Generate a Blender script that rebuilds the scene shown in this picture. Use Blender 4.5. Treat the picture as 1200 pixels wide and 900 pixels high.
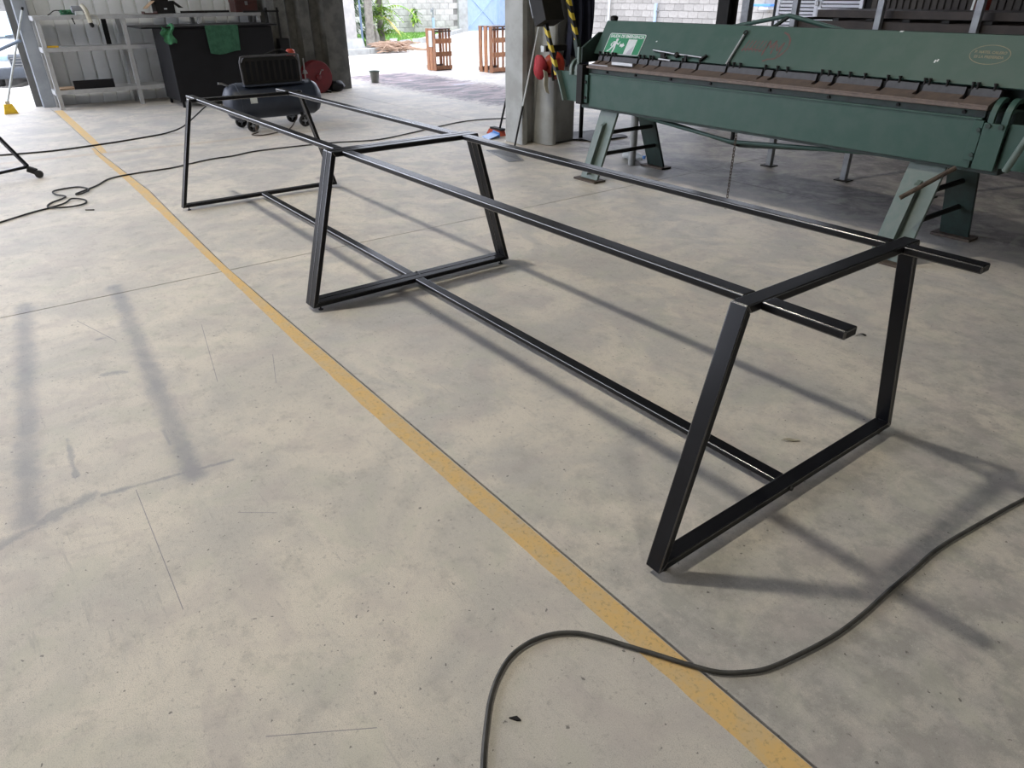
import bpy, bmesh, math, random
from mathutils import Vector, Matrix
random.seed(7)
for o in list(bpy.data.objects):
    bpy.data.objects.remove(o)
SC = bpy.context.scene
COL = SC.collection

# ------------------------------------------------------------------ camera
cam = bpy.data.cameras.new('camera')
cam.sensor_fit = 'HORIZONTAL'
cam.sensor_width = 36.0
cam.lens = 820.95 / 1200 * 36
cam.clip_end = 300
cam_o = bpy.data.objects.new('camera', cam)
COL.objects.link(cam_o)
yaw, pitch, roll = 2.4957, 0.5097, -0.0044
F = Vector((math.cos(yaw) * math.cos(pitch), math.sin(yaw) * math.cos(pitch), -math.sin(pitch)))
R0 = F.cross(Vector((0, 0, 1))).normalized()
U0 = R0.cross(F)
Rv = math.cos(roll) * R0 + math.sin(roll) * U0
Uv = -math.sin(roll) * R0 + math.cos(roll) * U0
M = Matrix((Rv, Uv, -F)).transposed().to_4x4()
M.translation = Vector((5.3297, -1.6886, 1.3347))
cam_o.matrix_world = M
SC.camera = cam_o

# ------------------------------------------------------------------ sky, sun, exposure
W = bpy.data.worlds.new('sky')
SC.world = W
W.use_nodes = True
bg = W.node_tree.nodes['Background']
bg.inputs['Color'].default_value = (0.82, 0.865, 1.0, 1)
bg.inputs['Strength'].default_value = 6.2
sun = bpy.data.lights.new('sun', 'SUN')
sun.energy = 1.5
sun.angle = math.radians(4)
sun.color = (1.0, 0.96, 0.88)
sun_o = bpy.data.objects.new('sun', sun)
COL.objects.link(sun_o)
sun_o.rotation_euler = Vector((0.16, -0.14, 1.0)).to_track_quat('Z', 'Y').to_euler()
sun_o.location = (0, 0, 20)
SC.view_settings.view_transform = 'Standard'
SC.view_settings.look = 'None'
SC.view_settings.gamma = 1.0
SC.view_settings.exposure = -0.36
SC.view_settings.use_curve_mapping = False
LAMP_W = 310.0

# ------------------------------------------------------------------ node helpers
class NT:
    def __init__(self, name):
        self.m = bpy.data.materials.new(name)
        self.m.use_nodes = True
        self.t = self.m.node_tree
        self.b = self.t.nodes['Principled BSDF']
    def n(self, typ, **kw):
        nd = self.t.nodes.new(typ)
        for k, v in kw.items():
            setattr(nd, k, v)
        return nd
    def put(self, sock, v):
        if v is None:
            return
        if isinstance(v, bpy.types.NodeSocket):
            self.t.links.new(v, sock)
        else:
            if isinstance(v, (tuple, list)) and len(v) == 3 and sock.type == 'RGBA':
                v = (*v, 1)
            sock.default_value = v
    def math(self, op, a, b=None, c=None, clamp=False):
        nd = self.n('ShaderNodeMath', operation=op)
        nd.use_clamp = clamp
        for i, v in enumerate((a, b, c)):
            self.put(nd.inputs[i], v)
        return nd.outputs[0]
    def noise(self, vec, scale, detail=4, rough=0.55, dist=0.0):
        nd = self.n('ShaderNodeTexNoise')
        self.put(nd.inputs['Vector'], vec)
        nd.inputs['Scale'].default_value = scale
        nd.inputs['Detail'].default_value = detail
        nd.inputs['Roughness'].default_value = rough
        nd.inputs['Distortion'].default_value = dist
        return nd.outputs['Fac']
    def step(self, v, lo, hi):
        nd = self.n('ShaderNodeMapRange')
        nd.interpolation_type = 'SMOOTHSTEP'
        self.put(nd.inputs['Value'], v)
        nd.inputs['From Min'].default_value = lo
        nd.inputs['From Max'].default_value = hi
        return nd.outputs['Result']
    def mix(self, f, a, b, mode='MIX'):
        nd = self.n('ShaderNodeMix', data_type='RGBA', blend_type=mode)
        self.put(nd.inputs['Factor'], f)
        self.put(nd.inputs['A'], None)
        for k, v in (('A', a), ('B', b)):
            s = [i for i in nd.inputs if i.name == k and i.type == 'RGBA'][0]
            self.put(s, v)
        return [o for o in nd.outputs if o.type == 'RGBA'][0]
    def pos(self):
        return self.n('ShaderNodeNewGeometry').outputs['Position']
    def obj(self):
        return self.n('ShaderNodeTexCoord').outputs['Object']
    def mapping(self, vec, scale=(1, 1, 1), rot=(0, 0, 0)):
        nd = self.n('ShaderNodeMapping')
        self.put(nd.inputs['Vector'], vec)
        nd.inputs['Scale'].default_value = scale
        nd.inputs['Rotation'].default_value = rot
        return nd.outputs[0]
    def bump(self, h, strength=0.2, dist=0.01):
        nd = self.n('ShaderNodeBump')
        nd.inputs['Strength'].default_value = strength
        nd.inputs['Distance'].default_value = dist
        self.put(nd.inputs['Height'], h)
        self.put(self.b.inputs['Normal'], nd.outputs[0])
    def set(self, **kw):
        names = dict(color='Base Color', rough='Roughness', metal='Metallic', spec='Specular IOR Level', alpha='Alpha', trans='Transmission Weight', coat='Coat Weight')
        for k, v in kw.items():
            self.put(self.b.inputs[names[k]], v)
        return self.m

def paint(name, c1, c2=None, rough=0.5, metal=0.0, scale=6.0, bump=0.0, lo=0.35, hi=0.65, spec=0.5, rand=0.0):
    """plain material with mottled wear in its own colour"""
    t = NT(name)
    c2 = c2 or tuple(x * 0.75 for x in c1)
    v = t.obj()
    f = t.step(t.noise(v, scale, 6, 0.6), lo, hi)
    col = t.mix(f, c1, c2)
    if rand:
        r = t.n('ShaderNodeObjectInfo').outputs['Random']
        k = t.math('MULTIPLY_ADD', r, rand, 1 - rand / 2)
        cmb = t.n('ShaderNodeCombineColor')
        for i in range(3):
            t.put(cmb.inputs[i], k)
        col = t.mix(1.0, col, cmb.outputs[0], 'MULTIPLY')
    if bump:
        t.bump(t.noise(v, scale * 8, 4), bump, 0.004)
    return t.set(color=col, rough=rough, metal=metal, spec=spec)

# ------------------------------------------------------------------ mesh helpers
class MB:
    def __init__(self):
        self.v = []
        self.f = []
    def add(self, vs, fs):
        k = len(self.v)
        self.v += [Vector(p) for p in vs]
        self.f += [tuple(i + k for i in q) for q in fs]
        return self
    def box(self, x0, x1, y0, y1, z0, z1):
        vs = [(x, y, z) for x in (x0, x1) for y in (y0, y1) for z in (z0, z1)]
        return self.add(vs, [(0, 1, 3, 2), (4, 6, 7, 5), (0, 4, 5, 1), (2, 3, 7, 6), (0, 2, 6, 4), (1, 5, 7, 3)])
    def prism(self, pts, axis, a, b):
        """extrude a 2D outline: axis x takes (y,z), y takes (x,z), z takes (x,y)"""
        def w(p, t):
            return {'x': (t, p[0], p[1]), 'y': (p[0], t, p[1]), 'z': (p[0], p[1], t)}[axis]
        n = len(pts)
        vs = [w(p, a) for p in pts] + [w(p, b) for p in pts]
        fs = [tuple(range(n)), tuple(range(2 * n - 1, n - 1, -1))]
        fs += [(i, (i + 1) % n, (i + 1) % n + n, i + n) for i in range(n)]
        return self.add(vs, fs)
    def beam(self, p, q, w, h, up=(0, 0, 1)):
        p, q = Vector(p), Vector(q)
        d = (q - p).normalized()
        s = d.cross(Vector(up))
        if s.length < 1e-4:
            s = d.cross(Vector((1, 0, 0)))
        s.normalize()
        u = s.cross(d)
        vs = [e + s * (a * w / 2) + u * (b * h / 2) for e in (p, q) for a, b in ((-1, -1), (1, -1), (1, 1), (-1, 1))]
        return self.add(vs, [(3, 2, 1, 0), (4, 5, 6, 7), (0, 1, 5, 4), (1, 2, 6, 5), (2, 3, 7, 6), (3, 0, 4, 7)])
    def tube(self, path, r, n=10, cap=True, closed=False):
        P = [Vector(p) for p in path]
        m = len(P)
        rr = r if isinstance(r, (list, tuple)) else [r] * m
        t0 = (P[1] - P[0]).normalized()
        s = t0.cross(Vector((0, 0, 1)))
        if s.length < 1e-3:
            s = t0.cross(Vector((1, 0, 0)))
        s.normalize()
        vs = []
        for i in range(m):
            if closed:
                t = P[(i + 1) % m] - P[i - 1]
            else:
                t = P[min(i + 1, m - 1)] - P[max(i - 1, 0)]
            t.normalize()
            s = (s - t * s.dot(t))
            s.normalize()
            u = t.cross(s)
            for j in range(n):
                a = 2 * math.pi * j / n
                vs.append(P[i] + (s * math.cos(a) + u * math.sin(a)) * rr[i])
        fs = []
        for i in range(m if closed else m - 1):
            k = (i + 1) % m
            for j in range(n):
                fs.append((i * n + j, i * n + (j + 1) % n, k * n + (j + 1) % n, k * n + j))
        if cap and not closed:
            fs.append(tuple(range(n - 1, -1, -1)))
            fs.append(tuple((m - 1) * n + j for j in range(n)))
        return self.add(vs, fs)
    def lathe(self, prof, c, axis='z', n=24):
        """profile [(radius, along)] spun around an axis through c"""
        c = Vector(c)
        ax = {'x': Vector((1, 0, 0)), 'y': Vector((0, 1, 0)), 'z': Vector((0, 0, 1))}[axis] if isinstance(axis, str) else Vector(axis).normalized()
        s = ax.orthogonal().normalized()
        u = ax.cross(s)
        vs = []
        for r, h in prof:
            for j in range(n):
                a = 2 * math.pi * j / n
                vs.append(c + ax * h + (s * math.cos(a) + u * math.sin(a)) * max(r, 1e-5))
        fs = []
        for i in range(len(prof) - 1):
            for j in range(n):
                fs.append((i * n + j, i * n + (j + 1) % n, (i + 1) * n + (j + 1) % n, (i + 1) * n + j))
        fs.append(tuple(range(n - 1, -1, -1)))
        fs.append(tuple((len(prof) - 1) * n + j for j in range(n)))
        return self.add(vs, fs)
    def ring(self, c, axis, R, r, n=28, k=8):
        c = Vector(c)
        ax = {'x': Vector((1, 0, 0)), 'y': Vector((0, 1, 0)), 'z': Vector((0, 0, 1))}[axis]
        s = ax.orthogonal().normalized()
        u = ax.cross(s)
        return self.tube([c + (s * math.cos(2 * math.pi * i / n) + u * math.sin(2 * math.pi * i / n)) * R for i in range(n)], r, k, closed=True)
    def sheet(self, fn, nu, nv, th=0.0, nrm=(0, 0, 1)):
        """surface fn(u,v) for u,v in 0..1, given a thickness along nrm"""
        nrm = Vector(nrm).normalized() * th
        top = [Vector(fn(i / nu, j / nv)) for i in range(nu + 1) for j in range(nv + 1)]
        w = nv + 1
        n = len(top)
        fs = []
        for i in range(nu):
            for j in range(nv):
                q = (i * w + j, i * w + j + 1, (i + 1) * w + j + 1, (i + 1) * w + j)
                fs.append(q)
                if th:
                    fs.append(tuple(x + n for x in reversed(q)))
        if th:
            edge = [i * w for i in range(nu + 1)]
            loop = [j for j in range(w)] + [i * w + nv for i in range(1, nu + 1)] + [nu * w + j for j in range(nv - 1, -1, -1)] + [i * w for i in range(nu - 1, 0, -1)]
            for a, b in zip(loop, loop[1:] + loop[:1]):
                fs.append((a, b, b + n, a + n))
            return self.add(top + [p - nrm for p in top], fs)
        return self.add(top, fs)

WL = {}
def mesh_of(mb, name, origin, smooth=35):
    me = bpy.data.meshes.new(name)
    o = Vector(origin)
    me.from_pydata([tuple(p - o) for p in mb.v], [], mb.f)
    bm = bmesh.new()
    bm.from_mesh(me)
    bmesh.ops.recalc_face_normals(bm, faces=bm.faces)
    bm.to_mesh(me)
    bm.free()
    if smooth:
        me.polygons.foreach_set('use_smooth', [True] * len(me.polygons))
        me.set_sharp_from_angle(angle=math.radians(smooth))
    me.update()
    return me

def obj(name, mb, mat, parent=None, bevel=0.0, seg=2, label=None, smooth=35, kind=None):
    lo = [min(p[i] for p in mb.v) for i in range(3)]
    hi = [max(p[i] for p in mb.v) for i in range(3)]
    org = Vector(((lo[0] + hi[0]) / 2, (lo[1] + hi[1]) / 2, lo[2]))
    me = mesh_of(mb, name, org, smooth)
    me.materials.append(mat)
    o = bpy.data.objects.new(name, me)
    COL.objects.link(o)
    WL[o.name] = org
    if parent is not None:
        o.parent = parent
        o.location = org - WL[parent.name]
    else:
        o.location = org
    if bevel:
        md = o.modifiers.new('bevel', 'BEVEL')
        md.width = bevel
        md.segments = seg
        md.limit_method = 'ANGLE'
        md.harden_normals = True
        if mat is MAT['black']:
            me.materials.append(MAT['black_edge'])
            md.material = 1
    if label:
        o['label'] = label
    if kind:
        o['kind'] = kind
    return o

def thing(name, label, cat, loc, group=None):
    o = bpy.data.objects.new(name, None)
    COL.objects.link(o)
    o.empty_display_size = 0.1
    o.location = loc
    WL[o.name] = Vector(loc)
    o['label'] = label
    o['category'] = cat
    if group:
        o['group'] = group
    return o

def top(name, mb, mat, label, cat, group=None, **kw):
    o = obj(name, mb, mat, None, **kw)
    o['label'] = label
    o['category'] = cat
    if group:
        o['group'] = group
    return o

def struct(name, mb, mat, **kw):
    o = obj(name, mb, mat, None, **kw)
    o['kind'] = 'structure'
    return o

def copy_tree(o, shift, parent=None):
    c = o.copy()
    COL.objects.link(c)
    WL[c.name] = WL[o.name] + Vector(shift)
    if parent is None:
        c.location = o.location + Vector(shift)
    else:
        c.parent = parent
    for ch in list(o.children):
        copy_tree(ch, shift, c)
    return c

def shared(name, me, loc, parent, mat=None):
    o = bpy.data.objects.new(name, me)
    COL.objects.link(o)
    o.parent = parent
    o.location = Vector(loc) - WL[parent.name]
    WL[o.name] = Vector(loc)
    return o

def catmull(P, k=8):
    P = [Vector(p) for p in P]
    out = []
    for i in range(len(P) - 1):
        a, b, c, d = P[max(i - 1, 0)], P[i], P[i + 1], P[min(i + 2, len(P) - 1)]
        for j in range(k):
            t = j / k
            out.append(0.5 * ((2 * b) + (c - a) * t + (2 * a - 5 * b + 4 * c - d) * t * t + (3 * b - a - 3 * c + d) * t ** 3))
    out.append(P[-1])
    return out

def text_mb(txt, size, fn):
    """flat lettering: fn maps (x,y) in text space to a world point"""
    cu = bpy.data.curves.new('t', 'FONT')
    cu.body = txt
    cu.size = size
    cu.resolution_u = 3
    cu.offset = size * 0.035
    cu.align_x = 'CENTER'
    ob = bpy.data.objects.new('t', cu)
    COL.objects.link(ob)
    dg = bpy.context.evaluated_depsgraph_get()
    me = bpy.data.meshes.new_from_object(ob.evaluated_get(dg))
    mb = MB()
    mb.add([fn(v.co.x, v.co.y) for v in me.vertices], [tuple(p.vertices) for p in me.polygons])
    bpy.data.objects.remove(ob)
    bpy.data.curves.remove(cu)
    bpy.data.meshes.remove(me)
    return mb

# ------------------------------------------------------------------ materials
def floor_material():
    t = NT('worn_concrete')
    P = t.pos()
    sp = t.n('ShaderNodeSeparateXYZ')
    t.put(sp.inputs[0], P)
    x, y = sp.outputs[0], sp.outputs[1]
    n1 = t.noise(P, 0.55, 5, 0.6, 0.4)
    n2 = t.noise(P, 2.6, 6, 0.65, 0.6)
    n3 = t.noise(P, 11, 6, 0.7)
    n4 = t.noise(P, 70, 4, 0.7)
    col = t.mix(t.step(n2, 0.36, 0.66), (0.72, 0.66, 0.57), (0.56, 0.53, 0.48))
    col = t.mix(t.math('MULTIPLY', t.step(n1, 0.5, 0.72), 0.55), col, (0.43, 0.42, 0.415))
    # the slabs right of the line are greyer and dirtier
    right = t.step(y, -0.72, -0.70)
    rb = t.math('MULTIPLY', right, t.math('MULTIPLY_ADD', t.step(n2, 0.42, 0.62), 0.35, 0.0))
    col = t.mix(rb, col, (0.47, 0.46, 0.45))
    near = t.math('MULTIPLY', right, t.math('MULTIPLY', t.step(x, 3.6, 5.0), t.math('MULTIPLY_ADD', t.step(n3, 0.4, 0.6), 0.55, 0.25)))  # near end darkened further: stains plus painted falloff of the light
    col = t.mix(near, col, (0.33, 0.32, 0.30))
    # shade under and behind the machine, painted into the bay floor colour
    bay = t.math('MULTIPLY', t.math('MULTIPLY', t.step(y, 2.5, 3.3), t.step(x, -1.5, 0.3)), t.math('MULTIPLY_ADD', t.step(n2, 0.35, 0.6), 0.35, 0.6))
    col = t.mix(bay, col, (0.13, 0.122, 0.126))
    # mid-scale mottling and pitting
    col = t.mix(t.math('MULTIPLY', t.step(n3, 0.50, 0.70), 0.42), col, (0.34, 0.325, 0.30))
    col = t.mix(t.math('MULTIPLY', t.step(n3, 0.44, 0.28), 0.30), col, (0.68, 0.64, 0.57))
    col = t.mix(t.math('MULTIPLY', t.step(n4, 0.55, 0.72), 0.55), col, (0.27, 0.25, 0.23))
    col = t.mix(t.math('MULTIPLY', t.step(n4, 0.42, 0.28), 0.42), col, (0.74, 0.70, 0.64))
    n5 = t.noise(P, 420, 2, 0.6)
    col = t.mix(t.math('MULTIPLY', t.step(n5, 0.46, 0.66), 0.42), col, (0.26, 0.245, 0.225))
    n6 = t.noise(P, 4.5, 3, 0.6, 0.8)
    col = t.mix(t.math('MULTIPLY', t.step(n6, 0.52, 0.66), 0.35), col, (0.47, 0.42, 0.405))
    col = t.mix(t.math('MULTIPLY', t.step(n6, 0.46, 0.34), 0.30), col, (0.52, 0.52, 0.43))
    pits = t.noise(P, 60, 2, 0.5)
    col = t.mix(t.math('MULTIPLY', t.step(pits, 0.70, 0.745), 0.75), col, (0.09, 0.085, 0.08))
    # scuffs: stretched noise in two directions
    for rot, seedscale in ((0.6, 1.0), (-0.9, 1.3), (0.25, 3.0), (1.3, 3.6), (-0.35, 2.4)):
        sc = t.noise(t.mapping(P, (2.2 * seedscale, 26 * seedscale, 1), (0, 0, rot)), 1.0, 5, 0.75)
        col = t.mix(t.math('MULTIPLY', t.step(sc, 0.62, 0.70), 0.34), col, (0.30, 0.29, 0.28))
    def seg(ax, ay, bx, by, w, amp, soft=0.6):
        dx, dy = bx - ax, by - ay
        L2 = dx * dx + dy * dy
        px, py = t.math('SUBTRACT', x, ax), t.math('SUBTRACT', y, ay)
        s = t.math('DIVIDE', t.math('ADD', t.math('MULTIPLY', px, dx), t.math('MULTIPLY', py, dy)), L2, clamp=True)
        ex = t.math('SUBTRACT', px, t.math('MULTIPLY', s, dx))
        ey = t.math('SUBTRACT', py, t.math('MULTIPLY', s, dy))
        d = t.math('SQRT', t.math('ADD', t.math('MULTIPLY', ex, ex), t.math('MULTIPLY', ey, ey)))
        d = t.math('ADD', d, t.math('MULTIPLY', t.math('SUBTRACT', n3, 0.5), amp))
        d = t.math('ADD', d, t.math('MULTIPLY', t.math('SUBTRACT', n4, 0.5), amp * 0.5))
        return t.step(d, w, w * soft)
    # grey-blue paint overspray left where parts were once sprayed on this floor
    spray = None
    for a in ((1.33, -1.675, 3.22, -1.86, 0.062, 0.10, 0.1), (1.33, -1.265, 3.28, -1.415, 0.058, 0.10, 0.1),
              (3.30, -1.95, 3.20, -1.70, 0.040, 0.13, 0.05), (3.215, -1.66, 3.27, -1.29, 0.014, 0.045, 0.05),
              (1.98, -1.46, 1.99, -1.43, 0.018, 0.08, 0.05), (2.36, -1.50, 2.38, -1.44, 0.026, 0.10, 0.05),
              (2.80, -1.70, 3.06, -1.71, 0.012, 0.05, 0.05), (2.95, -1.42, 3.05, -1.425, 0.014, 0.03, 0.1)):
        m = seg(*a)
        spray = m if spray is None else t.math('MAXIMUM', spray, m)
    spray = t.math('MULTIPLY', spray, t.math('MULTIPLY_ADD', n2, 0.5, 0.28))
    col = t.mix(spray, col, (0.20, 0.21, 0.25))
    # thin marking-out lines and scratches
    lines = None
    for a in ((3.25, -1.575, 3.84, -1.592, 0.0016, 0.0, 0.4), (3.55, -1.36, 3.62, -1.27, 0.0015, 0, 0.4), (1.7, -1.5, 2.05, -1.4, 0.002, 0, 0.4),
              (2.1, -1.05, 2.7, -1.16, 0.0015, 0, 0.4), (4.3, -1.55, 4.42, -1.36, 0.0015, 0, 0.4), (2.6, -0.9, 2.85, -0.98, 0.0015, 0, 0.4)):
        m = seg(*a)
        lines = m if lines is None else t.math('MAXIMUM', lines, m)
    col = t.mix(t.math('MULTIPLY', lines, 0.75), col, (0.16, 0.16, 0.19))
    # rust wash along the old saw cut and reddish primer spilled towards the yard
    rust = t.math('MULTIPLY', seg(-2.66, -1.8, -2.50, 1.6, 0.09, 0.16, 0.05), 0.30)
    col = t.mix(rust, col, (0.52, 0.36, 0.22))
    prim = seg(-7.3, 4.9, -3.2, 4.95, 0.9, 1.3, 0.5)
    streak = t.noise(t.mapping(P, (3.2, 1.2, 1), (0, 0, 0.9)), 1.4, 6, 0.7, 1.2)
    col = t.mix(t.math('MULTIPLY', prim, 0.9), col, (0.25, 0.165, 0.175))
    col = t.mix(t.math('MULTIPLY', prim, t.step(streak, 0.44, 0.55)), col, (0.07, 0.06, 0.075))
    col = t.mix(t.math('MULTIPLY', prim, t.step(streak, 0.40, 0.30)), col, (0.50, 0.50, 0.60))
    cut = seg(-2.555, -3.0, -2.555, 3.2, 0.004, 0.0, 0.5)
    col = t.mix(t.math('MULTIPLY', cut, 0.35), col, (0.2, 0.19, 0.18))
    t.bump(t.math('ADD', t.math('MULTIPLY', n4, 0.6), n3), 0.12, 0.006)
    return t.set(color=col, rough=t.math('MULTIPLY_ADD', n3, 0.25, 0.48), spec=0.4)

MAT = {}
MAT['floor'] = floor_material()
MAT['joint'] = paint('joint_dirt', (0.07, 0.06, 0.05), rough=0.95)
def line_material():
    t = NT('worn_yellow_paint')
    P = t.pos()
    n = t.noise(P, 9, 6, 0.7)
    f = t.noise(P, 80, 3, 0.7)
    col = t.mix(t.step(n, 0.38, 0.62), (0.70, 0.47, 0.19), (0.62, 0.46, 0.25))
    col = t.mix(t.math('MULTIPLY', t.step(f, 0.52, 0.7), 0.5), col, (0.30, 0.22, 0.12))
    col = t.mix(t.math('MULTIPLY', t.step(n, 0.62, 0.74), 0.6), col, (0.50, 0.46, 0.40))
    return t.set(color=col, rough=0.65, spec=0.35)
MAT['line'] = line_material()
def black_steel():
    t = NT('black_powder_coat')
    v = t.pos()
    n = t.noise(v, 260, 2, 0.5)
    c = t.mix(t.step(t.noise(v, 5, 4), 0.4, 0.7), (0.006, 0.0062, 0.008), (0.009, 0.0095, 0.012))
    t.bump(n, 0.05, 0.001)
    t.b.inputs['Coat Roughness'].default_value = 0.16
    return t.set(color=c, rough=0.5, spec=0.08, coat=0.30)
MAT['black'] = black_steel()
MAT['black_edge'] = paint('highlight_black_edge', (0.008, 0.0085, 0.010), (0.011, 0.0115, 0.014), rough=0.22, spec=1.0)  # extra gloss on the bevels only, set to draw the edge highlights
MAT['black_edge'].node_tree.nodes['Principled BSDF'].inputs['Coat Weight'].default_value = 1.0
MAT['black_edge'].node_tree.nodes['Principled BSDF'].inputs['Coat Roughness'].default_value = 0.15
MAT['bolt'] = paint('dark_zinc', (0.03, 0.03, 0.032), rough=0.5, metal=0.6)
MAT['rubber'] = paint('black_rubber', (0.018, 0.018, 0.018), (0.03, 0.03, 0.03), rough=0.75)
MAT['cable'] = paint('grey_black_cable', (0.045, 0.045, 0.043), (0.075, 0.073, 0.068), rough=0.6, scale=25)
MAT['green'] = paint('machine_green', (0.034, 0.080, 0.064), (0.046, 0.088, 0.073), rough=0.5, scale=9, bump=0.05, spec=0.35)
MAT['green_light'] = paint('machine_green_pale', (0.105, 0.150, 0.132), (0.135, 0.168, 0.150), rough=0.5, scale=12)  # lighter tone of the machine green
MAT['green_dark'] = paint('machine_green_shaded', (0.025, 0.05, 0.042), (0.018, 0.028, 0.025), rough=0.6, scale=8)  # shaded copy of the machine green for recessed and rear parts
MAT['finger'] = paint('brown_tool_steel', (0.155, 0.115, 0.094), (0.115, 0.09, 0.078), rough=0.6, metal=0.15, scale=30)
MAT['finger_heel'] = paint('grey_tool_steel', (0.060, 0.060, 0.066), (0.045, 0.045, 0.05), rough=0.6, metal=0.1, scale=30)
MAT['dark'] = paint('oily_black_steel', (0.008, 0.008, 0.008), (0.014, 0.013, 0.012), rough=0.65, spec=0.3)
MAT['chrome'] = paint('bright_steel', (0.38, 0.38, 0.38), (0.28, 0.28, 0.28), rough=0.35, metal=0.9)
MAT['steel'] = paint('grey_steel', (0.30, 0.32, 0.34), (0.22, 0.23, 0.25), rough=0.5, metal=0.3, scale=15)
MAT['gunmetal'] = paint('gunmetal', (0.10, 0.10, 0.105), (0.07, 0.07, 0.075), rough=0.45, metal=0.4)
MAT['rusty'] = paint('rusty_steel', (0.065, 0.048, 0.040), (0.11, 0.085, 0.062), rough=0.7, metal=0.3, scale=30)
MAT['concrete'] = paint('cast_concrete', (0.40, 0.41, 0.40), (0.31, 0.315, 0.30), rough=0.85, scale=4, bump=0.15)
MAT['grime'] = paint('grimy_concrete', (0.115, 0.112, 0.098), (0.060, 0.059, 0.054), rough=0.85, scale=5, bump=0.15)
MAT['sheet'] = paint('galvanised_sheet', (0.88, 0.90, 0.90), (0.80, 0.82, 0.82), rough=0.55, metal=0.0, scale=3)
MAT['sheet_brown'] = paint('brown_sheet', (0.075, 0.063, 0.050), (0.055, 0.046, 0.040), rough=0.7, scale=4)
MAT['brown_dark'] = paint('dark_brown_steel', (0.045, 0.034, 0.030), (0.03, 0.024, 0.022), rough=0.7, scale=12)
MAT['rack'] = paint('grey_rack_paint', (0.44, 0.45, 0.455), (0.36, 0.365, 0.37), rough=0.5, scale=8)
MAT['roof'] = paint('roof_sheet', (0.09, 0.088, 0.085), (0.06, 0.06, 0.06), rough=0.7, scale=2)
MAT['ply'] = paint('grey_plaster', (0.14, 0.14, 0.135), rough=0.8, scale=2)
MAT['block'] = paint('concrete_block', (0.32, 0.305, 0.285), (0.27, 0.255, 0.24), rough=0.9, scale=7, rand=0.3)
MAT['block_lit'] = paint('lit_block', (0.52, 0.50, 0.47), (0.42, 0.40, 0.38), rough=0.9, scale=7, rand=0.3)  # same blocks, brightened because the end wall gets less light
MAT['mortar'] = paint('mortar', (0.24, 0.23, 0.215), rough=0.95)
MAT['gate'] = paint('pale_blue_gate', (0.36, 0.47, 0.64), (0.32, 0.43, 0.60), rough=0.5)
MAT['white'] = paint('white_paint', (0.85, 0.86, 0.90), (0.78, 0.79, 0.84), rough=0.5)
MAT['gravel'] = paint('pale_yard', (0.58, 0.55, 0.50), (0.46, 0.44, 0.41), rough=0.9, scale=3, bump=0.2)
MAT['grass'] = paint('grass', (0.10, 0.23, 0.035), (0.15, 0.28, 0.05), rough=0.8, scale=5)
MAT['leaf'] = paint('green_leaf', (0.12, 0.28, 0.03), (0.30, 0.42, 0.05), rough=0.6, scale=3)
MAT['leaf_dark'] = paint('dark_leaf', (0.025, 0.07, 0.02), (0.05, 0.11, 0.03), rough=0.6, scale=3)
MAT['leaf_yellow'] = paint('yellow_leaf', (0.62, 0.42, 0.04), rough=0.6)
MAT['bark'] = paint('grey_bark', (0.28, 0.26, 0.22), (0.18, 0.165, 0.14), rough=0.9, scale=10, bump=0.3)
MAT['dry'] = paint('dry_twigs', (0.30, 0.19, 0.13), (0.42, 0.30, 0.22), rough=0.9)
MAT['wood'] = paint('red_brown_wood', (0.36, 0.17, 0.075), (0.27, 0.11, 0.055), rough=0.65, scale=14, rand=0.5)
MAT['wood_dark'] = paint('dark_wood', (0.08, 0.045, 0.035), rough=0.7)
MAT['navy'] = paint('dark_navy_cloth', (0.012, 0.014, 0.028), (0.02, 0.025, 0.05), rough=0.95)
MAT['red'] = paint('red_cloth', (0.36, 0.018, 0.025), (0.25, 0.012, 0.02), rough=0.7)
MAT['red_shell'] = paint('red_orange_shell', (0.42, 0.06, 0.025), (0.30, 0.03, 0.02), rough=0.45)
MAT['red_enamel'] = paint('red_enamel', (0.15, 0.012, 0.016), (0.10, 0.009, 0.012), rough=0.4, scale=9)
MAT['rag'] = paint('green_rag', (0.06, 0.22, 0.10), (0.03, 0.12, 0.06), rough=0.95, scale=20)
MAT['towel'] = paint('green_towel', (0.035, 0.115, 0.065), (0.02, 0.08, 0.045), rough=0.95, scale=15)
MAT['tank'] = paint('navy_tank', (0.014, 0.020, 0.036), (0.022, 0.030, 0.048), rough=0.45, scale=6)
MAT['cabinet'] = paint('black_cabinet', (0.005, 0.005, 0.0065), (0.007, 0.007, 0.009), rough=0.5, spec=0.3)
MAT['cabinet_side'] = MAT['cabinet']
MAT['card'] = paint('cardboard', (0.45, 0.31, 0.19), (0.38, 0.26, 0.16), rough=0.85)
MAT['maroon'] = paint('maroon_box', (0.075, 0.022, 0.018), (0.05, 0.016, 0.014), rough=0.5)
MAT['cream'] = paint('cream_plastic', (0.55, 0.52, 0.42), (0.40, 0.37, 0.28), rough=0.5)
MAT['yellow'] = paint('yellow_bristle', (0.75, 0.50, 0.03), (0.62, 0.38, 0.03), rough=0.8, scale=30)
MAT['orange'] = paint('orange_bristle', (0.50, 0.09, 0.04), (0.36, 0.06, 0.035), rough=0.8, scale=30)
MAT['blue'] = paint('blue_plastic', (0.10, 0.28, 0.68), rough=0.4)
MAT['bluegrey'] = paint('blue_grey_pipe', (0.16, 0.22, 0.32), rough=0.45)
MAT['sign_green'] = paint('sign_green', (0.006, 0.22, 0.085), rough=0.35)
MAT['sign_white'] = paint('sign_white', (0.62, 0.66, 0.66), rough=0.4)
MAT['sign_grey'] = paint('sign_grey', (0.42, 0.42, 0.47), rough=0.4)
MAT['red_paint'] = paint('faded_red_paint', (0.150, 0.045, 0.045), (0.075, 0.062, 0.055), rough=0.7, scale=40)
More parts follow.
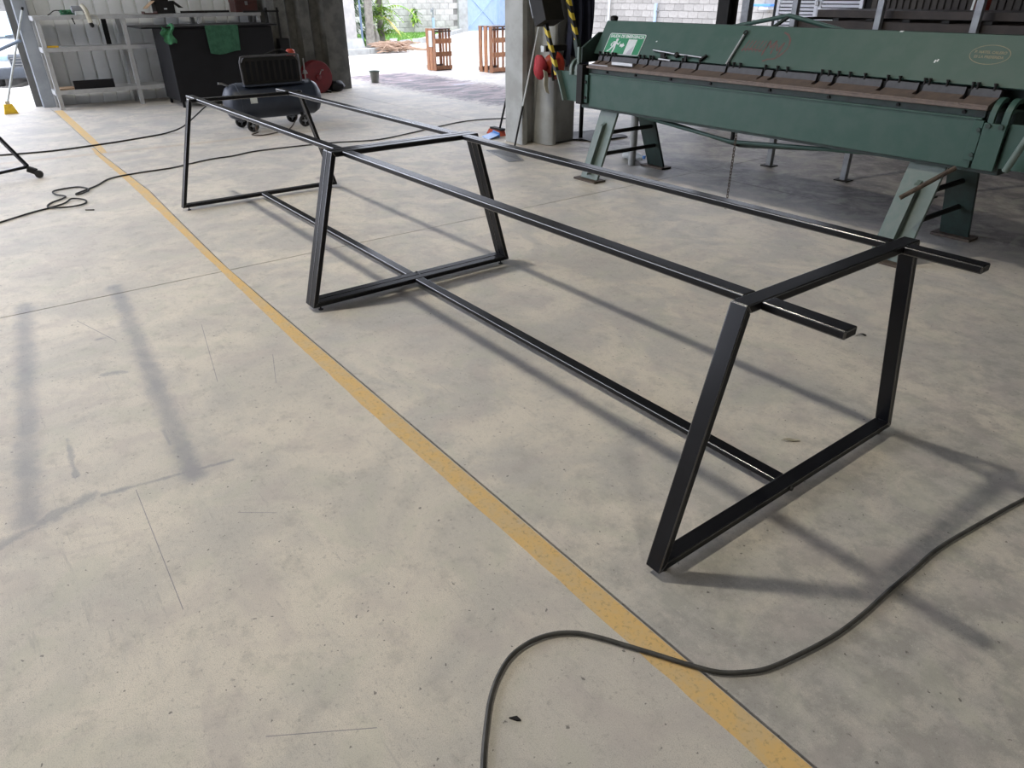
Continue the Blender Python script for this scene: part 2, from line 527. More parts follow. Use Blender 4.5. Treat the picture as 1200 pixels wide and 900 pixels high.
MAT['gold_paint'] = paint('faded_gold_paint', (0.24, 0.20, 0.12), (0.17, 0.16, 0.11), rough=0.6, scale=60)
MAT['car_white'] = paint('white_car_paint', (0.72, 0.74, 0.76), rough=0.25)
MAT['car_dark'] = paint('dark_car_plastic', (0.06, 0.07, 0.085), rough=0.5)
MAT['glass'] = paint('tinted_glass', (0.30, 0.42, 0.50), (0.26, 0.38, 0.46), rough=0.08)
MAT['lamp'] = None
def hazard():
    t = NT('hazard_tape')
    sp = t.n('ShaderNodeSeparateXYZ')
    t.put(sp.inputs[0], t.obj())
    v = t.math('ADD', t.math('MULTIPLY', sp.outputs[2], 13.5), t.math('MULTIPLY', sp.outputs[0], 9.0))
    f = t.math('GREATER_THAN', t.math('FRACT', v), 0.5)
    return t.set(color=t.mix(f, (0.012, 0.012, 0.012), (0.55, 0.42, 0.04)), rough=0.55)
MAT['hazard'] = hazard()
def emit(name, col, s):
    m = bpy.data.materials.new(name)
    m.use_nodes = True
    b = m.node_tree.nodes['Principled BSDF']
    b.inputs['Emission Color'].default_value = (*col, 1)
    b.inputs['Emission Strength'].default_value = s
    return m
MAT['lens'] = emit('lamp_lens', (1, 0.95, 0.85), 10)

# ================================================================== SETTING
# floor: recessed base plus cast slabs with open joints
fb = MB().box(-7.6, 11, -9, 9, -0.16, -0.012)
floor = struct('floor', fb, MAT['joint'])
XB = [-7.6, 1.44, 5.43, 11.0]
YB = [-9.0, -4.7, -0.712, 3.19, 9.0]
g = 0.0035
JP = [(-7.6, -0.565), (-6.0, -0.590), (-2.6, -0.645), (-0.77, -0.627), (0.75, -0.687), (1.44, -0.712)]
for i in range(len(XB) - 1):
    for j in range(len(YB) - 1):
        xa, xb, ya, yb = XB[i] + g, XB[i + 1] - g, YB[j] + g, YB[j + 1] - g
        bend = JP[1:-1] if i == 0 else []
        low = [(xa, ya), (xb, ya)]
        upp = [(xb, yb), (xa, yb)]
        if i == 0 and j == 1:
            upp = [(xb, yb)] + [(x, y - g) for x, y in reversed(bend)] + [(xa, JP[0][1] - g)]
        if i == 0 and j == 2:
            low = [(xa, JP[0][1] + g)] + [(x, y + g) for x, y in bend] + [(xb, ya)]
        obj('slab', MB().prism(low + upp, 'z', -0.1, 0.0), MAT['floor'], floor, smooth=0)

# painted line, a hair thick, hugging the left side of the joint
pts = [(11, -0.7875, -0.718), (5.0, -0.787, -0.718), (4.2, -0.786, -0.719), (3.2, -0.790, -0.720), (2.36, -0.775, -0.719), (1.25, -0.750, -0.709), (0.75, -0.738, -0.693), (-0.77, -0.705, -0.634), (-1.6, -0.694, -0.641), (-2.58, -0.690, -0.650), (-2.95, -0.668, -0.645), None, (-2.60, -0.638, -0.588), (-2.8, -0.635, -0.575), (-3.5, -0.624, -0.548), (-6.1, -0.582, -0.487)]
lm = MB()
for pa, pb in zip(pts, pts[1:]):
    if pa is None or pb is None:
        continue
    (xa, a0, a1), (xb, b0, b1) = pa, pb
    n = 14
    vs, fs = [], []
    for k in range(n + 1):
        u = k / n
        xx = xa + (xb - xa) * u
        e0 = a0 + (b0 - a0) * u + random.uniform(-0.002, 0.002)
        e1 = a1 + (b1 - a1) * u
        vs += [(xx, e0, 0.0), (xx, e0, 0.0012), (xx, e1, 0.0012), (xx, e1, 0.0)]
    for k in range(n):
        q = 4 * k
        fs += [(q, q + 4, q + 5, q + 1), (q + 1, q + 5, q + 6, q + 2), (q + 2, q + 6, q + 7, q + 3)]
    lm.add(vs, fs)
top('floor_line', lm, MAT['line'], 'worn yellow line painted along the concrete floor joint', 'floor marking')

# yard ground: level on the right, a driveway sinking away on the left
def yz(x, y):
    k = min(max((3.0 - y) / 3.0, 0), 1)
    k = k * k * (3 - 2 * k)
    return -0.012 - 0.0719 * max(0.0, -7.6 - x) * k
yg = MB().sheet(lambda u, v: (-60 + 52.4 * u, -40 + 90 * v, max(yz(-60 + 52.4 * u, -40 + 90 * v), -1.6)), 60, 90)
struct('ground_yard', yg, MAT['gravel'])
struct('ground_side', MB().box(-7.6, 40, 9, 50, -0.1, -0.012), MAT['gravel'])
struct('ground_front', MB().box(-7.6, 40, -40, -9, -0.1, -0.012), MAT['gravel'])

# roof, rear and side enclosure (out of frame, they keep the hall dim)
struct('ceiling', MB().box(-6.75, 11.2, -9.2, 3.4, 7.2, 7.3), MAT['roof'])
struct('ceiling_bay', MB().box(-6.9, 11.2, 3.3, 9.4, 3.5, 3.6), MAT['roof'])
struct('wall_clerestory', MB().box(-6.75, 11.2, 3.32, 3.4, 3.6, 7.2), MAT['ply'])
struct('wall_rear', MB().box(11.0, 11.2, -9.2, 9.2, 0, 7.2), MAT['ply'])
struct('wall_left', MB().box(-0.5, 11.0, -9.2, -9.0, 0, 7.2), MAT['ply'])

# corrugated far wall made of overlapping sheets
def rib_profile(x, y0, y1, pitch, depth, flat):
    pts, y = [], y0
    while y < y1 - 1e-6:
        for dy, d in ((0, 0), (flat, 0), (flat + 0.005, depth), (flat + 0.4 * pitch, depth * 1.05), (pitch - 0.005, depth), (pitch, 0)):
            yy = min(y + dy, y1)
            pts.append((yy, d))
        y += pitch
    return pts
wf = struct('wall_far', MB().box(-6.75, -6.68, -0.72, 3.5, 0.0, 7.2), MAT['ply'])
for k in range(4):
    a, b = -0.60 + k * 1.05, -0.60 + (k + 1) * 1.05
    pr = rib_profile(0, a, b, 0.175, 0.032, 0.018)
    mb = MB()
    vs, fs = [], []
    for (yy, d) in pr:
        vs += [(-6.66 + d + 0.002 * k, yy, 0.0), (-6.66 + d + 0.002 * k, yy, 7.15)]
    for i in range(len(pr) - 1):
        fs.append((2 * i, 2 * i + 2, 2 * i + 3, 2 * i + 1))
    mb.add(vs, fs)
    o = obj('cladding_sheet', mb, MAT['sheet'], wf, smooth=0)
# folded steel corner at the left end of that wall
struct('trim_corner', MB().prism([(-6.72, -0.645), (-6.50, -0.645), (-6.50, -0.50), (-6.52, -0.50), (-6.52, -0.625), (-6.72, -0.625)], 'z', 0, 7.2), paint('trim_galv', (0.36, 0.39, 0.43), (0.30, 0.33, 0.37), rough=0.45, metal=0.3))
# grimy fluted pier closing the right end of the wall
pl = [(-6.66, 2.42), (-5.98, 2.42), (-5.90, 2.50), (-5.90, 2.66), (-5.99, 2.71), (-5.99, 2.82), (-5.90, 2.87), (-5.90, 3.02), (-5.99, 3.07), (-5.99, 3.19), (-5.88, 3.24), (-5.88, 3.46), (-5.93, 3.60), (-6.66, 3.60)]
struct('wall_pier', MB().prism(pl, 'z', 0, 7.2), MAT['grime'])

# concrete column beside the bending machine
cp = [(-0.69, 2.78), (-0.41, 2.78), (-0.41, 2.84), (-0.50, 2.89), (-0.50, 2.965), (-0.275, 2.965), (-0.235, 2.985), (-0.215, 3.015), (-0.215, 3.045), (-0.235, 3.075), (-0.30, 3.10), (-0.30, 3.36), (-0.69, 3.36)]
struct('column_1', MB().prism(cp, 'z', 0, 7.2), MAT['concrete'], bevel=0.008)
for k, xx in enumerate((6.6,)):
    struct('column_%d' % (k + 2), MB().prism([(p[0] + xx + 0.6, p[1]) for p in cp], 'z', 0, 7.2), MAT['concrete'])

# back wall of the bay: brown sheet, louvred white doors
wb = struct('wall_back', MB().box(-0.52, 11, 9.06, 9.14, 0, 3.5), MAT['ply'])
for k in range(8):
    pr = rib_profile(0, -0.52 + k * 0.9, -0.52 + (k + 1) * 0.9, 0.09, 0.02, 0.025)
    vs, fs = [], []
    for (yy, d) in pr:
        vs += [(yy, 9.05 - d, 0.0), (yy, 9.05 - d, 3.45)]
    for i in range(len(pr) - 1):
        fs.append((2 * i, 2 * i + 2, 2 * i + 3, 2 * i + 1))
    obj('cladding_sheet', MB().add(vs, fs), MAT['sheet_brown'], wb, smooth=0)
dr = struct('door_1', MB().box(-2.10, -0.53, 9.06, 9.12, 0.0, 2.3), MAT['dark'])  # backing coloured dark for the shade between the white slats
sl = mesh_of(MB().prism([(-0.004, 0), (0.012, 0.004), (-0.010, 0.036), (-0.022, 0.033)], 'x', -0.30, 0.30), 'slat', (0, 0, 0), 0)
sl.materials.append(MAT['white'])
for k, xc in enumerate((-1.665, -0.965)):
    fr = MB()
    fr.box(xc - 0.345, xc - 0.295, 9.0, 9.05, 0.05, 2.15).box(xc + 0.295, xc + 0.345, 9.0, 9.05, 0.05, 2.15)
    fr.box(xc - 0.295, xc + 0.295, 9.0, 9.05, 0.05, 0.2).box(xc - 0.295, xc + 0.295, 9.0, 9.05, 2.05, 2.15)
    lf = obj('door_leaf', fr, MAT['white'], dr)
    for j in range(38):
        shared('slat', sl, (xc, 9.02, 0.205 + j * 0.0485), lf)
obj('padlock', MB().box(-1.335, -1.295, 8.97, 9.0, 1.14, 1.20).ring((-1.315, 8.985, 1.21), 'y', 0.016, 0.004, 12, 6), MAT['chrome'], dr)

# steel posts carrying the bay roof
struct('column_4', MB().box(-0.30, -0.15, 5.42, 5.44, 0, 3.5).box(-0.30, -0.15, 5.56, 5.58, 0, 3.5).box(-0.235, -0.215, 5.44, 5.56, 0, 3.5), MAT['dark'])
struct('column_5', MB().box(-0.04, 0.05, 5.5, 5.58, 0, 3.5), MAT['steel'])

# block walls of the yard
blk = mesh_of(MB().prism([(-0.195, 0.0), (0.195, 0.0), (0.195, 0.188), (-0.195, 0.188)], 'y', 0, 0.03), 'block', (0, 0, 0), 0)
blk.materials.append(MAT['block'])
blky = mesh_of(MB().prism([(-0.195, 0.0), (0.195, 0.0), (0.195, 0.188), (-0.195, 0.188)], 'x', 0, 0.03), 'block', (0, 0, 0), 0)
blky.materials.append(MAT['block_lit'])
wy = struct('wall_yard_end', MB().box(-20.9, -20.625, -12, 15.28, -1.6, 2.6), MAT['mortar'])
for r in range(7):
    yk = 15.08 - (0.2 if r % 2 else 0)
    while yk > 11.0:
        shared('block', blky, (-20.63, yk, 0.0 + r * 0.2), wy)
        yk -= 0.4
ub = MB()
for r in range(7, 13):
    yk = 15.08 - (0.2 if r % 2 else 0)
    while yk > 11.0:
        ub.box(-20.63, -20.60, yk - 0.195, yk + 0.195, r * 0.2, r * 0.2 + 0.188)
        yk -= 0.4
obj('upper_courses', ub, MAT['block_lit'], wy, smooth=0, kind='stuff')
struct('column_6', MB().box(-20.95, -20.5, 15.28, 15.69, -0.1, 2.8), MAT['concrete'])
ws = struct('wall_yard_side', MB().box(-21, 4, 18.03, 18.3, -0.1, 2.6), MAT['mortar'])
for r in range(7):
    xk = -17.0 + (0.2 if r % 2 else 0)
    while xk < -7.6:
        shared('block', blk, (xk, 18.0, 0.0 + r * 0.2), ws)
        xk += 0.4
ub = MB()
for r in range(7, 13):
    xk = -17.0 + (0.2 if r % 2 else 0)
    while xk < -7.6:
        ub.box(xk - 0.195, xk + 0.195, 18.0, 18.03, r * 0.2, r * 0.2 + 0.188)
        xk += 0.4
obj('upper_courses', ub, MAT['block'], ws, smooth=0, kind='stuff')

# ================================================================== TABLE FRAME
bT, bB, zt, zb, tk = 0.394, 0.5836, 0.72, 0.022, 0.0235
xs_frames = [(0.0, 0.0472), (2.2021, 2.2469), (2.2497, 2.2945), (4.4416, 4.4895)]
ri, ro, hr = 0.2966, 0.3439, 0.0225
tf = thing('table_frame', 'long black steel conference table frame with three trapezoid leg frames', 'table frame', (2.24, 0, 0))
# inner outline: offset every side of the trapezoid by the tube thickness
ang = math.atan2(bB - bT, zt - zb)
off = tk / math.cos(ang)
def xin(z):          # inner edge of the sloping leg at height z
    return bB - (bB - bT) * (z - zb) / (zt - zb) - off
iB, iT = xin(zb + tk), xin(zt - tk)
for (xa, xb) in xs_frames:
    lf = obj('leg_frame', MB().prism([(-bT, zt), (-iT, zt - tk), (iT, zt - tk), (bT, zt)], 'x', xa, xb), MAT['black'], tf, bevel=0.004)
    obj('foot_bar', MB().prism([(-bB, zb), (bB, zb), (iB, zb + tk), (-iB, zb + tk)], 'x', xa, xb), MAT['black'], lf, bevel=0.003)
    for s in (-1, 1):
        obj('leg', MB().prism([(s * bB, zb), (s * bT, zt), (s * iT, zt - tk), (s * iB, zb + tk)], 'x', xa, xb), MAT['black'], lf, bevel=0.003)
        xm = (xa + xb) / 2
        obj('levelling_foot', MB().lathe([(0.012, 0), (0.012, 0.004), (0.004, 0.006), (0.004, zb + 0.002)], (xm, s * (bB - 0.045), 0), 'z', 12), MAT['bolt'], lf)
for s in (-1, 1):
    spans = [(-0.2108, 0.0), (0.0472, 2.2021), (2.2945, 4.4416), (4.4895, 4.695)]
    for (xa, xb) in spans:
        y0, y1 = sorted((s * ri, s * ro))
        obj('top_rail', MB().box(xa, xb, y0, y1, zt - hr, zt - 0.0004), MAT['black'], tf, bevel=0.004)
for (xa, xb) in ((0.0472, 2.2021), (2.2945, 4.4416)):
    obj('foot_rail', MB().box(xa, xb, -0.0235, 0.0235, zb + 0.001, zb + tk - 0.001), MAT['black'], tf, bevel=0.004)
obj('joining_bolt', MB().lathe([(0.007, 0), (0.007, 0.006), (0.004, 0.006), (0.004, 0.05)], (4.497, -0.012, 0.034), (-1, 0, 0), 6), MAT['bolt'], tf)
obj('joining_bolt', MB().lathe([(0.007, 0), (0.007, 0.006), (0.004, 0.006), (0.004, 0.05)], (2.212, 0.03, 0.046), (1, 0, -0.1), 6), MAT['bolt'], tf)

# ================================================================== BENDING MACHINE
br = thing('folding_brake', 'long green sheet metal folding brake on splayed legs', 'machine', (2.36, 2.7, 0))
XL, XR = 0.92, 3.80
ap = obj('apron', MB().box(XL, XR, 2.415, 2.435, 0.535, 0.775).box(XL, XR, 2.405, 2.435, 0.770, 0.779), MAT['green'], br, bevel=0.002)
for xx in (1.10, 1.40, 1.74, 2.09, 2.55, 2.95, 3.36, 3.70):
    obj('bolt', MB().lathe([(0.009, 0), (0.009, 0.01)], (xx, 2.428, 0.797), (0, -1, 0), 8), MAT['dark'], ap)
obj('recess_strip', MB().box(XL, XR, 2.428, 2.44, 0.779, 0.815), MAT['green_dark'], br)  # coloured dark for the shadow band under the lip
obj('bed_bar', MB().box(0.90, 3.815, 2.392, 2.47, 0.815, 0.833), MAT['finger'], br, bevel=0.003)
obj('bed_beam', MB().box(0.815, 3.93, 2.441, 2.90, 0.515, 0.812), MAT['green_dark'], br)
notch = [0.986, 1.071, 1.358, 1.461, 1.576, 1.767, 1.919, 2.162, 2.443, 2.531, 2.834, 2.94, 3.233, 3.435, 3.676]
edges = [0.925] + notch + [3.815]
for i in range(len(edges) - 1):
    a, b = edges[i], edges[i + 1]
    gp = 0.0 if i == len(edges) - 2 else (0.026 if edges[i + 1] > 2.5 else 0.018)
    fg = obj('clamp_finger', MB().prism([(2.394, 0.8335), (2.394, 0.8400), (2.440, 0.853), (2.440, 0.8335)], 'x', a + 0.001, b - 0.001)
             .prism([(2.440, 0.8335), (2.440, 0.853), (2.487, 0.868), (2.487, 0.8335)], 'x', a + 0.001, b - gp), MAT['finger'], br)
    obj('heel', MB().prism([(2.487, 0.836), (2.487, 0.868), (2.498, 0.903), (2.506, 0.903), (2.506, 0.836)], 'x', a + 0.001, b - gp), MAT['finger_heel'], fg)
obj('clamp_bed', MB().box(0.92, 3.82, 2.506, 2.60, 0.815, 0.896), MAT['dark'], br)
# upper beam with the broad tilted face
p0 = Vector((0, 2.505, 0.903))
ey = Vector((0, 0.137, 0.237)).normalized()
en = Vector((0, -ey.z, ey.y))
def PP(x, s, n=0.0):
    q = p0 + ey * s + en * n
    return (x, q.y, q.z)
sT = (Vector((0, 2.642, 1.14)) - p0).length
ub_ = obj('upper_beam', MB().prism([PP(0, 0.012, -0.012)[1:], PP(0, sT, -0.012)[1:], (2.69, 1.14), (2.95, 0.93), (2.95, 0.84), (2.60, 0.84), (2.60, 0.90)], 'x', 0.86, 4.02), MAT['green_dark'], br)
fp = MB()
fp.add([PP(0.85, 0.012), PP(4.03, 0.012), PP(4.03, sT), PP(0.85, sT), PP(0.85, 0.012, -0.011), PP(4.03, 0.012, -0.011), PP(4.03, sT, -0.011), PP(0.85, sT, -0.011)],
       [(0, 1, 2, 3), (7, 6, 5, 4), (0, 4, 5, 1), (1, 5, 6, 2), (2, 6, 7, 3), (3, 7, 4, 0)])
fpo = obj('front_plate', fp, MAT['green'], br, bevel=0.002)
# clamp screws along the foot of the plate
nubs = sorted(notch + [0.93, 1.02, 1.10, 1.40, 1.49, 1.61, 2.20, 2.25, 2.60, 2.88, 3.01, 3.10, 3.30, 3.46, 3.55, 3.70, 3.78])
for xx in nubs:
    obj('clamp_screw', MB().lathe([(0.0065, 0), (0.0065, 0.024), (0.010, 0.024), (0.010, 0.034)], (xx, 2.4985, 0.897), (0, 0.1, 1), 8), MAT['dark'], br)
# lettering on the plate: faded red brush strokes, gold oval
def stroke(mb, pts, w, n=0.0008):
    for a, b in zip(pts, pts[1:]):
        d = Vector((b[0] - a[0], b[1] - a[1]))
        if d.length < 1e-6:
            continue
        q = Vector((-d.y, d.x)).normalized() * w / 2
        mb.add([PP(a[0] + q.x, a[1] + q.y, n), PP(a[0] - q.x, a[1] - q.y, n), PP(b[0] - q.x, b[1] - q.y, n), PP(b[0] + q.x, b[1] + q.y, n)], [(0, 1, 2, 3)])
rd = MB()
for k in range(7):
    xx = 2.205 + k * 0.026
    stroke(rd, [(xx, 0.105), (xx + 0.024, 0.180)], 0.006)
stroke(rd, [(2.20, 0.118), (2.28, 0.122), (2.35, 0.116)], 0.012)
stroke(rd, [(2.365, 0.085), (2.385, 0.185), (2.405, 0.135), (2.43, 0.185), (2.425, 0.10)], 0.009)
stroke(rd, [(2.44, 0.165), (2.46, 0.120), (2.49, 0.175), (2.475, 0.085)], 0.009)
stroke(rd, [(2.455, 0.238), (2.49, 0.225), (2.520, 0.195), (2.530, 0.150), (2.515, 0.115), (2.490, 0.085), (2.465, 0.070), (2.42, 0.064), (2.39, 0.05)], 0.010)
obj('brush_lettering', rd, MAT['red_paint'], fpo, smooth=0, label='faded red brush marks')
ov = MB()
cx_, cs_, ax_, as_ = 3.676, 0.170, 0.094, 0.049
N = 40
ell = [(cx_ + ax_ * math.cos(2 * math.pi * k / N), cs_ + as_ * math.sin(2 * math.pi * k / N)) for k in range(N + 1)]
stroke(ov, ell, 0.0035)
for txt, dy in (('P. NATEL CALERO', 0.006), ('ES LA PREFERIDA', -0.018)):
    m = text_mb(txt, 0.0185, lambda a, b: PP(cx_ + a, cs_ + dy + b, 0.0009))
    ov.add(m.v, m.f)
obj('oval_badge', ov, MAT['gold_paint'], fpo, smooth=0, label='faded gold oval with two lines of lettering')
ch = MB()
for (xx, s, w, h) in ((3.425, 0.112, 0.008, 0.016), (3.437, 0.118, 0.008, 0.014), (1.438, 0.130, 0.012, 0.008), (3.165, 0.268, 0.02, 0.008)):
    ch.add([PP(xx, s, 0.0008), PP(xx + w, s, 0.0008), PP(xx + w * 1.3, s + h, 0.0008), PP(xx + w * 0.3, s + h, 0.0008)], [(0, 1, 2, 3)])
obj('paint_chip', ch, MAT['sign_white'], fpo, smooth=0)
# left end: hinge plates, arms and taped handles
e = MB().prism([(2.40, 0.85), (2.40, 0.955), (2.58, 1.06), (2.64, 1.06), (2.64, 0.85)], 'x', 0.818, 0.838)
obj('end_plate', e, MAT['green_dark'], br)
obj('end_flange', MB().box(0.795, 0.818, 2.385, 2.40, 0.85, 0.96), MAT['green_light'], br)
obj('end_plate', MB().prism([(2.40, 0.85), (2.40, 0.955), (2.58, 1.06), (2.64, 1.06), (2.64, 0.85)], 'x', 4.04, 4.06), MAT['green_dark'], br)
la = obj('hinge_plate', MB().prism([(0.562, 0.774), (0.658, 0.558), (0.806, 0.553), (0.791, 0.781)], 'y', 2.415, 2.43), MAT['green'], br, bevel=0.002)
obj('edge_flange', MB().beam((0.562, 2.395, 0.774), (0.658, 2.395, 0.558), 0.05, 0.012, (1, 0, 0.5)), MAT['green_light'], la)
obj('dark_gap_bar', MB().box(0.812, 0.878, 2.372, 2.44, 0.548, 0.838), MAT['dark'], br, bevel=0.004)  # black bar standing in for the dark gap between plate and bracket
hb = obj('hinge_strap', MB().box(0.882, 0.918, 2.396, 2.414, 0.56, 0.765), MAT['green'], br, bevel=0.002)
for zz in (0.60, 0.715):
    obj('bolt', MB().lathe([(0.011, 0), (0.011, 0.012)], (0.90, 2.398, zz), (0, -1, 0), 6), MAT['dark'], hb)
def arm(x0, x1, base):
    out, inn = [], []
    for k in range(9):
        a = math.pi * (1.0 - 0.62 * k / 8)
        out.append((2.475 + 0.085 * math.cos(a), 0.79 + 0.085 * math.sin(a)))
        inn.append((2.475 + 0.062 * math.cos(a), 0.79 + 0.062 * math.sin(a)))
    return MB().prism([(2.390, base)] + out + inn[::-1] + [(2.413, base)], 'x', x0, x1)
for (x0, x1) in ((0.700, 0.728), (0.765, 0.795)):
    obj('hinge_arm', arm(x0, x1, 0.755), MAT['green_light'], br, bevel=0.002)
hp = obj('hinge_plate', MB().box(3.822, 3.925, 2.385, 2.402, 0.541, 0.762), MAT['green'], br, bevel=0.003)
for xx in (3.845, 3.903):
    obj('bolt', MB().lathe([(0.012, 0), (0.012, 0.012)], (xx, 2.388, 0.750), (0, -1, 0), 8), MAT['green_dark'], hp)
hs = obj('hinge_strap', MB().box(3.768, 3.815, 2.398, 2.414, 0.575, 0.768), MAT['green'], br, bevel=0.002)
for zz in (0.605, 0.725):
    obj('bolt', MB().lathe([(0.011, 0), (0.011, 0.012)], (3.803, 2.400, zz), (0, -1, 0), 6), MAT['green_dark'], hs)
for (x0, x1) in ((3.832, 3.860), (3.895, 3.925)):
    obj('hinge_arm', arm(x0, x1, 0.755), MAT['green'], br, bevel=0.002)
obj('hinge_pin', MB().lathe([(0.03, 0), (0.03, 0.032)], (3.862, 2.475, 0.80), 'x', 16), MAT['green_dark'], br)
obj('hinge_plate', MB().prism([(3.93, 0.765), (3.93, 0.555), (4.13, 0.555), (4.22, 0.77)], 'y', 2.412, 2.43), MAT['green'], br, bevel=0.002)
obj('handle', MB().tube([(3.992, 2.352, 0.560), (4.03, 2.335, 0.68), (4.11, 2.30, 0.92)], 0.0165, 14), MAT['green_light'], br)
# taped handles and counterweight of the left side
obj('handle', MB().beam((0.397, 2.385, 1.115), (0.560, 2.385, 0.745), 0.030, 0.030, (0, 1, 0)), MAT['hazard'], br, label='bar wrapped in yellow and black hazard tape')
obj('handle', MB().beam((0.47, 2.52, 1.40), (0.640, 2.52, 0.985), 0.030, 0.030, (0, 1, 0)), MAT['hazard'], br, label='bar wrapped in yellow and black hazard tape')
obj('handle_socket', MB().beam((0.632, 2.52, 1.0), (0.675, 2.52, 0.86), 0.04, 0.04, (0, 1, 0)).box(0.66, 0.82, 2.50, 2.54, 0.85, 0.88), MAT['green_dark'], br)
cw = obj('counterweight', MB().beam((0.412, 2.42, 1.115), (0.300, 2.42, 1.40), 0.15, 0.20, (0, 1, 0)), MAT['dark'], br, bevel=0.006)
obj('edge_strip', MB().beam((0.300, 2.338, 1.15), (0.20, 2.338, 1.40), 0.008, 0.012, (0, 1, 0)), MAT['steel'], cw)
# legs
def leg(x0, x1, yt, ytop_z, yb, rib, mat):
    d = 1 if yb < yt else -1
    lg = obj('leg', MB().prism([(yt, ytop_z), (yt + 0.022, ytop_z), (yb + 0.022, 0.015), (yb, 0.015)], 'x', x0, x1), mat, br, bevel=0.002)
    xm = (x0 + x1) / 2
    za, zc = 0.05, 0.43
    ya = yb + (yt - yb) * (za - 0.015) / (ytop_z - 0.015)
    yc = yb + (yt - yb) * (zc - 0.015) / (ytop_z - 0.015)
    if rib:
        s = -0.045 if d > 0 else 0.06
        o_ = 0.0 if d > 0 else 0.022
        obj('rib', MB().prism([(ya + o_, za), (yc + o_, zc), (yc + o_ + s, zc - 0.02), (ya + o_ + s, za)], 'x', xm - 0.012, xm + 0.012), mat, lg)
    obj('foot_plate', MB().box(x0 - 0.03, x1 + 0.03, yb - 0.05, yb + 0.07, 0, 0.015), MAT['rusty'], lg)
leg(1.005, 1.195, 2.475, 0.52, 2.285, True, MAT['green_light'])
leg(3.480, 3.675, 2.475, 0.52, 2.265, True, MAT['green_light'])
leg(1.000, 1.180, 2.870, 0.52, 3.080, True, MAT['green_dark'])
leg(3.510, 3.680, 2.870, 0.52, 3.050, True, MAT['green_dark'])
for zz, ya, yb in ((0.36, 2.43, 2.93), (0.20, 2.37, 2.99)):
    obj('tie_bar', MB().tube([(1.14, ya, zz), (1.14, yb, zz)], 0.016, 8), MAT['dark'], br)
    obj('tie_bar', MB().tube([(3.60, ya, zz), (3.60, yb, zz)], 0.016, 8), MAT['dark'], br)
# under-truss of the apron and back truss of the upper beam
for yy, zz in ((2.52, 0.438), (2.62, 0.402)):
    obj('truss_rod', MB().tube([(1.20, yy, 0.520), (2.20, yy, zz + 0.004), (2.25, yy, zz), (2.30, yy, zz + 0.003), (3.35, yy, 0.520)], 0.0125, 10), MAT['green' if yy < 2.6 else 'green_dark'], br)
obj('truss_strut', MB().tube([(2.25, 2.53, 0.52), (2.25, 2.53, 0.44)], 0.014, 8).tube([(2.25, 2.53, 0.43), (2.25, 2.62, 0.40)], 0.011, 8), MAT['dark'], br)
obj('truss_rod', MB().tube([(1.30, 2.90, 1.02), (2.286, 2.90, 1.195), (3.20, 2.90, 1.02)], 0.014, 10), MAT['green'], br)
obj('truss_strut', MB().tube([(2.286, 2.90, 1.19), (2.17, 2.80, 1.08)], 0.012, 8), MAT['green_dark'], br)
obj('treadle_bar', MB().tube([(3.59, 2.22, 0.37), (3.747, 2.40, 0.53)], 0.0125, 10), MAT['rusty'], br, label='rusty treadle bar')
obj('back_knob', MB().lathe([(0.02, 0), (0.03, 0.01), (0.03, 0.03), (0.015, 0.04)], (0.90, 2.665, 1.135), 'z', 12), MAT['dark'], br)

# chain hanging from the apron
chm = MB()
zz, k = 0.535, 0
while zz > 0.012:
    L, r, wd = 0.026, 0.0022, 0.007
    c = Vector((2.329, 2.458, zz - L / 2))
    pth = []
    for j in range(12):
        a = 2 * math.pi * j / 12
        dx = wd * math.cos(a)
        dz = (L / 2 - wd) * (1 if math.sin(a) >= 0 else -1) + wd * math.sin(a)
        pth.append(c + (Vector((dx, 0, dz)) if k % 2 == 0 else Vector((0, dx, dz))))
    chm.tube(pth, r, 5, closed=True)
    zz -= L - 2 * r - 0.002
    k += 1
top('chain', chm, MAT['rusty'], 'thin dark chain hanging below the green brake apron', 'chain')

# emergency exit sign leaning on the plate
sg = thing('exit_sign', 'green and white emergency exit sign leaning on the brake plate', 'sign', PP(1.138, 0.018, 0.002))
def panel_poly(mb, pts, n, th=0.0):
    k = len(pts)
    vs = [PP(x, s, n) for x, s in pts]
    if th:
        vs += [PP(x, s, n - th) for x, s in pts]
        mb.add(vs, [tuple(range(k)), tuple(range(2 * k - 1, k - 1, -1))] + [(i, (i + 1) % k, (i + 1) % k + k, i + k) for i in range(k)])
    else:
        mb.add(vs, [tuple(range(k))])
    return mb
def rrect(x0, x1, s0, s1, r, n=5):
    out = []
    for cx, cs, a0 in ((x1 - r, s1 - r, 0), (x0 + r, s1 - r, 90), (x0 + r, s0 + r, 180), (x1 - r, s0 + r, 270)):
        for k in range(n + 1):
            a = math.radians(a0 + 90 * k / n)
            out.append((cx + r * math.cos(a), cs + r * math.sin(a)))
    return out
obj('board', panel_poly(MB(), rrect(0.950, 1.328, 0.016, 0.176, 0.014), 0.004, 0.003), MAT['sign_white'], sg)
obj('field', panel_poly(MB(), rrect(0.956, 1.322, 0.020, 0.171, 0.011), 0.0046), MAT['sign_green'], sg)
obj('title', text_mb('SALIDA DE EMERGENCIA', 0.0315, lambda a, b: PP(1.140 + a, 0.144 + b, 0.0052)), MAT['sign_white'], sg, smooth=0)
man = MB()
